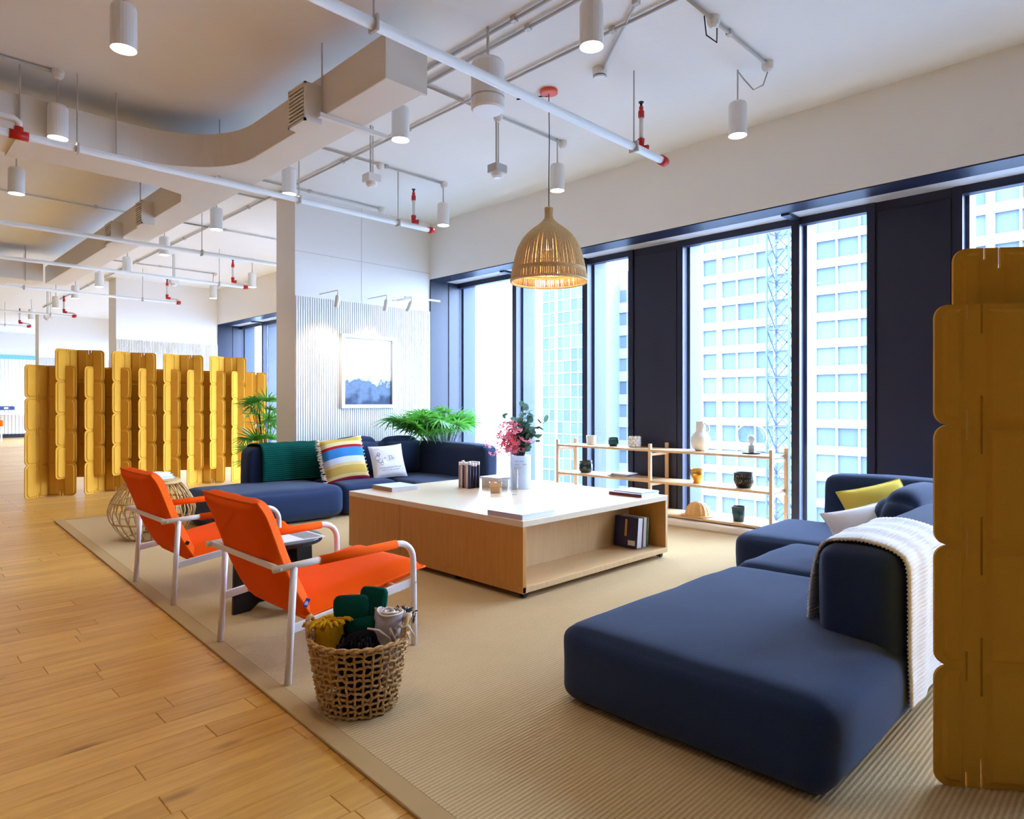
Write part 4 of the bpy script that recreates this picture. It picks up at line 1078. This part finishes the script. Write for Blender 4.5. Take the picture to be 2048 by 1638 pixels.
for z in (.02, .07, .12): m_.lathe([(.001, 0), (kr(.02)-.02, .0), (kr(.02)-.02, .004)], 24, kx, ky, kz+.006, False, False)
m_.build('base', 'seagrass', bk)
for sx_, sg in ((rv, 1), (-rv, -1)):
    r = kr(.3); c0 = Vector((kx, ky, kz+.30))+sx_*r*.98; tdir = fv
    pts = [c0+tdir*(.055*cos(pi*i/12))+Vector((0, 0, .075*sin(pi*i/12)))+sx_*.012*sin(pi*i/12) for i in range(13)]
    MB().tube(pts, .0095, 7).build('handle', 'seagrass', bk, smooth=True)
    MB().tube([p+Vector((.006*sin(i*1.4), .006*cos(i*1.4), .003)) for i, p in enumerate(pts)], .006, 6).build('handle', 'seagrass', bk, smooth=True)
def roll(name, label, c0, c1, R0, turns, m, th=.012, crumple=.006, seed=0):
    c0 = Vector(c0); c1 = Vector(c1); ax = (c1-c0); L = ax.length; ax.normalize(); u = ax.orthogonal().normalized(); v = ax.cross(u)
    t = thing(name, label, 'throw', c0)
    N = int(turns*26)
    def fn(p, q):
        a = p*turns*2*pi; r = R0*(.18+.82*p)+noise.noise(Vector((p*9, q*3, seed)))*crumple
        k = q*L+noise.noise(Vector((p*11, seed, 2)))*crumple*(2 if q > .5 else 0)
        return c0+ax*k+(u*cos(a)+v*sin(a))*r
    o = MB().grid(fn, N, 7).build('rolled_cloth', m, t, smooth=True)
    s = o.modifiers.new('thick', 'SOLIDIFY'); s.thickness = th; s.offset = -1
    return t, c1, ax, u, v
kb = Vector((kx, ky, kz))
# mustard roll, left, with fringe
t, c1_, ax, u, v = roll('mustard_throw', 'rolled mustard throw with knotted fringe at the left of the basket', kb-rv*.10+fv*(-.01)+Vector((0, 0, .10)), kb-rv*.135+Vector((0, 0, .355)), .072, 3, 'mustard')
m_ = MB()
for i in range(46):
    p = random.random()**.6; a = random.uniform(0, 6.283); r = .075*p
    s0 = c1_+(u*cos(a)+v*sin(a))*r-ax*.008; dd = (u*cos(a)+v*sin(a))
    m_.tube([s0, s0+ax*.014+dd*.01, s0+ax*.012+dd*.026, s0+ax*.0+dd*(.034+.014*random.random())], [.007, .008, .007, .005], 5)
tag(m_.build('fringe', 'mustard', t, smooth=True), kind='stuff')
# green folded throw standing up at the back
t = thing('green_throw', 'tall folded dark green throw standing at the back of the basket', 'throw', kb+Vector((0, 0, .1)))
for nm, du, df, w_, d_, h_, tw_, sd in (('folded_layer', -.035, .035, .070, .017, .35, .10, 1), ('folded_layer', .012, .062, .058, .018, .385, -.12, 2), ('folded_layer', .03, .028, .062, .02, .27, .15, 3), ('folded_layer', -.03, .07, .06, .018, .33, .2, 4)):
    o = MB().soft(-w_, w_, -d_, d_, 0, h_, .016, 14, .006, .016, sd).build(nm, 'green', t, smooth=True, local=True)
    o.matrix_local = Matrix.Translation(rv*du+fv*df) @ Matrix.Rotation(-pi/4+tw_, 4, 'Z') @ Matrix.Rotation(.10*(sd % 3-1), 4, 'Y')
# grey rolled throws, right
t, c1_, ax, u, v = roll('grey_throw', 'rolled lilac grey throw with cream edging at the right of the basket', kb+rv*.095+fv*.0+Vector((0, 0, .10)), kb+rv*.125+fv*.01+Vector((0, 0, .395)), .066, 3.2, 'greythrow', seed=3)
pts = []
for i in range(84):
    p = i/83; a = p*3.2*2*pi; r = .066*(.18+.82*p)+noise.noise(Vector((p*9, 3, 3)))*.006; k = noise.noise(Vector((p*11, 3, 2)))*.012
    pts.append(c1_+ax*k+(u*cos(a)+v*sin(a))*r)
MB().tube(pts, .0045, 5).build('cream_edging', 'cream', t, smooth=True)
MB().tube([kb+rv*.05-fv*.062+Vector((0, 0, .345)), kb+rv*.10-fv*.07+Vector((0, 0, .34)), kb+rv*.14-fv*.05+Vector((0, 0, .30)), kb+rv*.15-fv*.05+Vector((0, 0, .27))], .005, 5).build('cream_edging', 'cream', t, smooth=True)
t, c1_, ax, u, v = roll('striped_throw', 'rolled black and white flecked throw at the far right of the basket', kb+rv*.135+fv*.07+Vector((0, 0, .12)), kb+rv*.185+fv*.08+Vector((0, 0, .375)), .046, 2.6, 'cream', seed=5)
m_ = MB()
for i in range(40):
    a = random.uniform(0, 6.28); k = random.uniform(.0, .03); dd = u*cos(a)+v*sin(a); s0 = c1_+dd*.047-ax*(k)
    m_.tube([s0, s0-ax*.02], .0022, 4)
    s0 = c1_+dd*random.uniform(.0, .045)+ax*.004; m_.tube([s0, s0+dd*.012+ax*.006], .003, 4)
tag(m_.build('black_flecks', 'dark', t), kind='stuff')
m_ = MB()
for i in range(14):
    s0 = kb+rv*random.uniform(.10, .19)-fv*random.uniform(.0, .05)+Vector((0, 0, .34)); e_ = s0+rv*random.uniform(.0, .06)-fv*random.uniform(0, .03)-Vector((0, 0, random.uniform(.02, .07)))
    m_.tube([s0, s0.lerp(e_, .5)+Vector((0, 0, .025)), e_], .0045, 5)
tag(m_.build('tassels', 'cream', t, smooth=True), kind='stuff')
# black throw in front
t = thing('black_throw', 'crumpled black fringed throw at the front of the basket', 'throw', kb+Vector((0, 0, .15)))
MB().soft(kx-.11, kx+.07, ky-.12, ky+.03, kz+.05, kz+.305, .07, 12, .02, .02, 4).build('crumpled_cloth', 'blackthrow', t, smooth=True)
m_ = MB()
for i in range(30):
    s0 = kb+rv*random.uniform(-.05, .07)-fv*random.uniform(.04, .14)+Vector((0, 0, .315)); e_ = s0+rv*random.uniform(-.03, .03)-fv*.05-Vector((0, 0, random.uniform(.01, .05)))
    m_.tube([s0-Vector((0, 0, .015)), s0.lerp(e_, .5)+Vector((0, 0, .016)), e_], .005, 5)
tag(m_.build('fringe', 'blackthrow', t, smooth=True), kind='stuff')

# ================================================================== SOFAS
def sofa(name, label, loc): return thing(name, label, 'sofa', loc)
rs_ = sofa('sectional_sofa', 'large navy blue sectional sofa at the right, before the dark window panel', (3.5, 1.2, .012))
def sblock(par, nm, x0, x1, y0, y1, z0, z1, r=.07, puff=.025, wob=.008, seed=1, n=14):
    return MB().soft(x0, x1, y0, y1, z0, z1, r, n, puff, wob, seed).build(nm, 'fabric', par, smooth=True)
sblock(rs_, 'seat', 2.185, 3.80, .778, 1.91, .013, .335, .075, .022, .008, 1, 20)
sblock(rs_, 'seat', 3.80, 4.64, 1.02, 1.90, .03, .34, .07, .02, .008, 2)
sblock(rs_, 'seat', 4.65, 5.62, 1.10, 2.33, .03, .335, .07, .02, .008, 3)
sblock(rs_, 'seat', 4.65, 5.62, -.1, 1.09, .03, .335, .07, .02, .008, 4)
sblock(rs_, 'backrest', 2.90, 4.62, .775, 1.085, .02, .705, .075, .012, .007, 5, 16)
sblock(rs_, 'backrest', 5.60, 5.90, .7, 2.03, .02, .72, .075, .012, .007, 6, 14)
sblock(rs_, 'backrest', 5.60, 5.90, -.6, .69, .02, .72, .075, .012, .007, 7, 12)
o = MB().soft(-.40, .40, -.13, .13, 0, .41, .12, 14, .05, .006, 8).build('back_cushion', 'fabric', rs_, smooth=True, local=True)
o.matrix_local = Matrix.Translation(Vector((4.78, 1.2, .335))-rs_.location) @ Matrix.Rotation(.12, 4, 'X')
ls = sofa('sectional_sofa', 'navy blue sectional sofa along the ribbed white column, behind the coffee table', (4, 7, .012))
sblock(ls, 'seat', 2.55, 3.96, 6.60, 7.62, .03, .375, .10, .02, .010, 11, 16)
sblock(ls, 'seat', 3.97, 4.72, 6.66, 7.46, .03, .37, .07, .02, .008, 12)
sblock(ls, 'seat', 4.73, 5.46, 6.0, 7.46, .03, .37, .07, .02, .008, 13)
sblock(ls, 'backrest', 3.24, 4.50, 7.43, 7.75, .02, .785, .08, .012, .008, 14, 14)
sblock(ls, 'backrest', 4.51, 5.72, 7.43, 7.75, .02, .77, .08, .012, .008, 15, 14)
sblock(ls, 'armrest', 5.43, 5.69, 5.92, 7.42, .02, .785, .08, .015, .012, 16, 16)
for x0, x1, sd, y in ((4.18, 4.84, 17, 7.27), (4.86, 5.46, 18, 7.25)):
    o = MB().soft((x0-x1)/2, (x1-x0)/2, -.12, .12, 0, .47, .11, 14, .05, .022, sd).build('back_cushion', 'fabric', ls, smooth=True, local=True)
    o.matrix_local = Matrix.Translation(Vector(((x0+x1)/2, y, .36))-ls.location) @ Matrix.Rotation(-.10, 4, 'X')

# throws draped over the backrests (extruded along a drape profile)
def drape(name, label, prof, x0, x1, m, nrib, th, skew=0., edge=0., amp=.004, ripple=.006):
    """prof: list of (y,z) in drape order; runs across x0..x1"""
    t = thing(name, label, 'throw', ((x0+x1)/2, prof[0][0], prof[0][1]))
    P_ = resamp(prof, 120); L = [0]
    for i in range(1, len(P_)): L.append(L[-1]+(Vector(P_[i])-Vector(P_[i-1])).length)
    NU = nrib*6
    def at_(s):
        s *= L[-1]
        k = max(i for i in range(len(L)-1) if L[i] <= s+1e-9); f = (s-L[k])/max(1e-9, L[k+1]-L[k])
        a, b = Vector(P_[k]), Vector(P_[k+1]); tn_ = (b-a).normalized(); return a.lerp(b, f), Vector((-tn_.y, tn_.x))
    tab = [at_(i/(NU-1)) for i in range(NU)]
    def fn(u, v):
        p, nn = tab[round(u*(NU-1))]
        off = amp*sin(u*nrib*2*pi)+ripple*sin(v*9+u*3)*min(1, abs(u-.5)*3)+.5*ripple*sin(v*23+u*5)
        x = x0+(x1-x0)*v+skew*(u-.5)+edge*sin(u*7)*(1 if v > .5 else .6)
        q = p+nn*(off+ripple*1.6); return (x, q.x, q.y)
    o = MB().grid(fn, NU, 26).build('knitted_cloth', m, t, smooth=True)
    s = o.modifiers.new('thick', 'SOLIDIFY'); s.thickness = th; s.offset = 1
    return t
drape('knit_throw', 'white ribbed knit throw draped over the back of the right sofa',
      [(1.15, .35), (1.145, .50), (1.12, .64), (1.075, .712), (.98, .735), (.90, .737), (.80, .715), (.745, .66), (.735, .5), (.735, .3), (.732, .105)], 2.96, 3.62, 'whiteknit', 78, .009, -.05, .018, .003)
drape('knit_throw', 'dark green knit throw draped over the back of the left sofa',
      [(7.37, .40), (7.375, .55), (7.385, .70), (7.42, .79), (7.50, .815), (7.62, .818), (7.74, .79), (7.79, .70), (7.79, .45)], 3.34, 4.12, 'green', 46, .010, .0, .01, .0025)

# cushions
def pillow_mesh(w, h, t, n=17, fx=0):
    m_ = MB()
    for sg in (1, -1):
        def fn(u, v, sg=sg):
            a, b = 2*u-1, 2*v-1
            k = max(0., (1-a*a))**.5*max(0., (1-b*b))**.5
            px = a*w/2*(1-.07*(1-abs(b)**2)*abs(a)**3*0-.06*(1-b*b)*a*a); py = b*h/2*(1-.06*(1-a*a)*b*b)
            z = sg*t/2*k**.8+noise.noise(Vector((a*2, b*2, sg+fx)))*.012*k
            return (px, py, z)
        g = MB().grid(fn, n, n); m_.add(g.v, g.f if sg > 0 else [f[::-1] for f in g.f])
    return m_
def cushion(name, label, c, w, h, t, yaw, lean, roll_, m, piping=None):
    r = thing(name, label, 'cushion', c)
    pillow_mesh(w, h, t, fx=w*31).build('cover', m, r, smooth=True, local=True)
    if piping:
        pts = []
        n = 16
        for k, (a0, b0, a1, b1) in enumerate(((-1, -1, 1, -1), (1, -1, 1, 1), (1, 1, -1, 1), (-1, 1, -1, -1))):
            for i in range(n):
                a = a0+(a1-a0)*i/n; b = b0+(b1-b0)*i/n; pts.append((a*w/2*(1-.06*(1-b*b)*a*a), b*h/2*(1-.06*(1-a*a)*b*b), 0))
        MB().tube(pts, .005, 5, True).build('piping', piping, r, smooth=True, local=True)
    # local: x across, y up, z toward viewer
    r.rotation_euler = (Matrix.Rotation(yaw, 4, 'Z') @ Matrix.Rotation(pi/2-lean, 4, 'X') @ Matrix.Rotation(roll_, 4, 'Z')).to_euler()
    return r
def stripe_mat():
    m = mat('striped_cushion_print', (230, 206, 150), .95, spec=.1, bump=.2, bscale=200)
    n = m.node_tree.nodes; l = m.node_tree.links; b = n['Principled BSDF']; t = n['Texture Coordinate']
    sp_ = n.new('ShaderNodeSeparateXYZ'); l.new(t.outputs['Object'], sp_.inputs[0])
    # gentle curve of the bands
    sq = n.new('ShaderNodeMath'); sq.operation = 'MULTIPLY'; l.new(sp_.outputs[0], sq.inputs[0]); l.new(sp_.outputs[0], sq.inputs[1])
    ad = n.new('ShaderNodeMath'); ad.operation = 'MULTIPLY_ADD'; ad.inputs[1].default_value = .35; l.new(sq.outputs[0], ad.inputs[0]); l.new(sp_.outputs[1], ad.inputs[2])
    mr = n.new('ShaderNodeMapRange'); mr.inputs[1].default_value = -.27; mr.inputs[2].default_value = .29; l.new(ad.outputs[0], mr.inputs[0])
    cr_ = n.new('ShaderNodeValToRGB'); cr_.color_ramp.interpolation = 'CONSTANT'; e = cr_.color_ramp.elements
    bands = [(0, (110, 30, 90)), (.05, (170, 36, 60)), (.09, (222, 196, 130)), (.16, (204, 168, 84)), (.33, (222, 196, 140)), (.40, (206, 214, 232)), (.52, (60, 134, 200)), (.72, (176, 34, 48)), (.78, (226, 206, 150)), (.86, (206, 176, 84)), (.95, (226, 206, 160))]
    e[0].position = 0; e[0].color = (*lin(bands[0][1]), 1); e[1].position = bands[1][0]; e[1].color = (*lin(bands[1][1]), 1)
    for p, c in bands[2:]:
        x = e.new(p); x.color = (*lin(c), 1)
    l.new(mr.outputs[0], cr_.inputs[0]); l.new(cr_.outputs[0], b.inputs['Base Color']); return m
M['stripe'] = stripe_mat()
cu = cushion('striped_cushion', 'fringed cushion with blue, yellow and red bands on the left sofa', (4.19, 7.02, .625), .54, .54, .17, -.18, .30, .10, 'stripe')
m_ = MB()
for i in range(24):
    y = -.26+.52*i/23
    for k in range(2):
        m_.tube([(-.255, y, 0), (-.28, y+random.uniform(-.01, .01), .01), (-.30-random.uniform(0, .02), y+random.uniform(-.02, .02), 0)], .006, 5)
        if i % 2: m_.tube([(.255, y, 0), (.27, y+random.uniform(-.01, .01), 0)], .005, 5)
tag(m_.build('fringe', 'cream', cu, smooth=True, local=True), kind='stuff')
cw = cushion('printed_cushion', 'white cushion with faint grey lettering on the left sofa', (4.74, 6.92, .575), .44, .43, .14, -.25, .38, .06, 'whitecloth')
def cfn(u, v):
    a, b = u/.22, v/.215; k = max(0, 1-a*a)**.5*max(0, 1-b*b)**.5; return (u, v, .07*k**.8+.006)
marks(cw, lambda u, v: tuple(Vector(cfn(u, v))+cw.location), [(-.10, -.14, .14, .016), (-.13, -.13, .15, .014), (.15, -.16, -.11, .014)])
q = MB()
def curl(cx, cy, r, a0, a1): q.tube([cfn(cx+r*cos(a0+(a1-a0)*i/16), cy+r*sin(a0+(a1-a0)*i/16)) for i in range(17)], .0028, 5)
curl(-.125, .085, .018, 0, 6.2); curl(-.145, .04, .028, .3, 5.2); curl(-.115, .0, .025, 1.5, 7); curl(-.10, -.035, .018, 0, 5.4)
def seg_(a, b): q.tube([cfn(a[0]+(b[0]-a[0])*i/4, a[1]+(b[1]-a[1])*i/4) for i in range(5)], .0028, 5)
seg_((-.065, .03), (-.045, .03)); seg_((-.055, .02), (-.055, .04))
seg_((-.015, .05), (.025, .05)); seg_((.005, .05), (.005, .0)); seg_((.035, .055), (.035, .0)); curl(.047, .012, .012, 0, 3.14); seg_((.059, .012), (.059, 0))
q.build('flourish_lettering', 'ink', cw, local=True)
def waffle():
    m = M['yellowknit']; n = m.node_tree.nodes; l = m.node_tree.links; b = n['Principled BSDF']
    ck = n.new('ShaderNodeTexChecker'); ck.inputs['Scale'].default_value = 70; l.new(n['Texture Coordinate'].outputs['Object'], ck.inputs[0])
    bp = [x for x in n if x.type == 'BUMP'][0]; l.new(ck.outputs[1], bp.inputs['Height']); bp.inputs['Strength'].default_value = .7
waffle()
cushion('yellow_cushion', 'yellow waffle knit cushion on the right sofa', (5.0, 1.42, .535), .45, .45, .20, -.95, .55, .25, 'yellowknit', 'yellowknit')
cushion('white_cushion', 'plain white cushion between the knit throw and the yellow cushion', (4.38, 1.33, .495), .40, .40, .17, -.75, .75, .2, 'whitecloth', 'whitecloth')

# ================================================================== PLANTS, PICTURE, FAR END
def fan_leaf(seed):
    rnd = random.Random(seed); m_ = MB(); nb = rnd.randint(8, 11)
    for i in range(nb):
        a = radians(-75+150*i/(nb-1))+rnd.uniform(-.05, .05); L = rnd.uniform(.75, 1.)*(1-.22*abs(a)); wd = .035
        c_, s_ = cos(a), sin(a); pts = []
        for k in range(6):
            t = k/5; rr = L*t; dz = -.28*t*t*L+.03*t; wv = wd*sin(pi*min(1, .12+t*.88)**.8)+.004
            for sg, h in ((-1, .012), (0, 0), (1, .012)):
                pts.append((rr*c_-sg*wv*s_, rr*s_+sg*wv*c_, dz+h*(1-t)))
        fs = [(3*k+j, 3*k+j+1, 3*k+j+4, 3*k+j+3) for k in range(5) for j in (0, 1)]
        m_.add(pts, fs)
    o = m_.build('palm_leaf', 'leaf', smooth=True); d = o.data; bpy.data.objects.remove(o); return d
LEAVES = [fan_leaf(i) for i in range(4)]
def palm(label, x, y, z, pot_r, pot_h, h, n, size, seed, bias=Vector((0, 0, 0)), spread=.5):
    rnd = random.Random(seed); t = thing('potted_palm', label, 'plant', (x, y, z))
    MB().lathe([(pot_r*.8, 0), (pot_r, pot_h), (pot_r*.92, pot_h), (pot_r*.88, pot_h-.05), (.001, pot_h-.05)], 24, x, y, z).build('pot', 'pot', t)
    stm = MB(); b0 = Vector((x, y, z+pot_h-.05))
    for i in range(n):
        a = rnd.uniform(0, 6.283); hh = h*(rnd.uniform(.35, 1.)); sp_ = spread*rnd.uniform(.25, 1.)*(1.25-hh/h*.6)
        tip = b0+Vector((cos(a)*sp_, sin(a)*sp_, hh-pot_h))+bias*rnd.uniform(.2, 1)
        if tip.x > 6.45: tip.x = 6.45-rnd.uniform(0, .15)
        if y < 7.82 and tip.y > 7.38: tip.y = 7.38-rnd.uniform(0, .2)
        if y < 7.82 and tip.z < .95: tip.z = .95+rnd.uniform(0, .15)
        if y > 8 and tip.x > 3.9 and tip.y < 8.6: tip.y = 8.6+rnd.uniform(0, .1)
        mid = b0.lerp(tip, .5)+Vector((0, 0, .08))-(tip-b0)*.12
        stm.tube([b0+Vector((rnd.uniform(-.06, .06), rnd.uniform(-.06, .06), 0)), mid, tip], [.006, .004, .003], 5)
        o = bpy.data.objects.new('palm_leaf', rnd.choice(LEAVES)); COL.objects.link(o); o.parent = t; o.location = tip-t.location
        d = tip-mid; yaw = math.atan2(d.y, d.x)+rnd.uniform(-.4, .4); pitch = -rnd.uniform(-.4, 1.1)
        s_ = size*rnd.uniform(.75, 1.1); o.scale = (s_, s_, s_); o.rotation_euler = (rnd.uniform(-.5, .5), pitch, yaw)
    tag(stm.build('leaf_stalks', 'stem', t, smooth=True), kind='stuff')
    return t
palm('leafy green lady palm in the corner behind the left sofa', 6.02, 7.36, .012, .16, .34, 1.24, 95, .40, 5, Vector((-.55, -.1, 0)), .62)
palm('dark lady palm between the mustard screen and the white column', 4.05, 8.85, .0, .17, .36, 1.42, 34, .34, 9, Vector((-.04, -.1, 0)), .34)

def art_mat():
    m = mat('landscape_print', (226, 230, 236), .5, spec=.2)
    n = m.node_tree.nodes; l = m.node_tree.links; b = n['Principled BSDF']; t = n['Texture Coordinate']
    sp_ = n.new('ShaderNodeSeparateXYZ'); l.new(t.outputs['Generated'], sp_.inputs[0])
    nz = n.new('ShaderNodeTexNoise'); nz.inputs['Scale'].default_value = 5; nz.inputs['Detail'].default_value = 8; l.new(t.outputs['Generated'], nz.inputs[0])
    ad = n.new('ShaderNodeMath'); ad.operation = 'MULTIPLY_ADD'; ad.inputs[1].default_value = .75; l.new(nz.outputs[0], ad.inputs[0]); l.new(sp_.outputs[2], ad.inputs[2])
    cr_ = n.new('ShaderNodeValToRGB'); e = cr_.color_ramp.elements
    e[0].position = .42; e[0].color = (*lin((52, 66, 92)), 1); e[1].position = .60; e[1].color = (*lin((104, 124, 152)), 1)
    for p, c in ((.70, (90, 108, 134)), (.76, (196, 206, 220)), (.9, (230, 234, 240)), (1.0, (206, 212, 222))):
        x = e.new(p); x.color = (*lin(c), 1)
    l.new(ad.outputs[0], cr_.inputs[0]); l.new(cr_.outputs[0], b.inputs['Base Color']); return m
M['art'] = art_mat()
ar = thing('framed_picture', 'white framed misty grey blue landscape hanging on the ribbed white column', 'picture', (5.03, 7.80, 1.24))
AX0, AX1, AZ0, AZ1, AY = 4.60, 5.45, 1.23, 2.22, 7.803
for a in ((AX0, AX1, AZ0, AZ0+.05), (AX0, AX1, AZ1-.05, AZ1), (AX0, AX0+.05, AZ0+.05, AZ1-.05), (AX1-.05, AX1, AZ0+.05, AZ1-.05)):
    MB().box(a[0], a[1], AY-.035, AY, a[2], a[3]).build('frame_bar', 'lamp', ar, bevel=.003)
MB().box(AX0+.04, AX1-.04, AY-.012, AY-.002, AZ0+.04, AZ1-.04).build('print', 'art', ar)
# far left end: bench table, stool, socket box
ft = thing('white_table', 'white high table against the far ribbed wall at the left edge', 'table', (3.6, 29, 0))
MB().box(3.0, 5.9, 29.6, 30.9, .88, .93).build('table_top', 'wmetal', ft, bevel=.01)
for x in (4.75, 5.6): MB().tube([(x, 29.9, 0), (x, 29.9, .88)], .09, 14).build('table_leg', 'wmetal', ft, smooth=False)
fs_ = thing('orange_stool', 'stool with an orange seat and white legs at the far left edge', 'stool', (3.55, 28.4, 0))
MB().box(3.15, 3.75, 28.2, 28.8, .5, .72).build('seat', 'orange', fs_, bevel=.04)
for x in (3.2, 3.7):
    for y in (28.25, 28.75): MB().bar((x, y, 0), (x, y, .5), .045).build('leg', 'wmetal', fs_)
sk = thing('socket_box', 'dark blue socket box above the far white table', 'socket', (4.0, 30.9, 1.05))
MB().box(3.92, 4.45, 30.90, 30.97, 1.04, 1.18).build('box', 'booknavy', sk, bevel=.01)
MB().box(4.12, 4.25, 30.885, 30.90, 1.08, 1.14).build('switch', 'paper', sk)
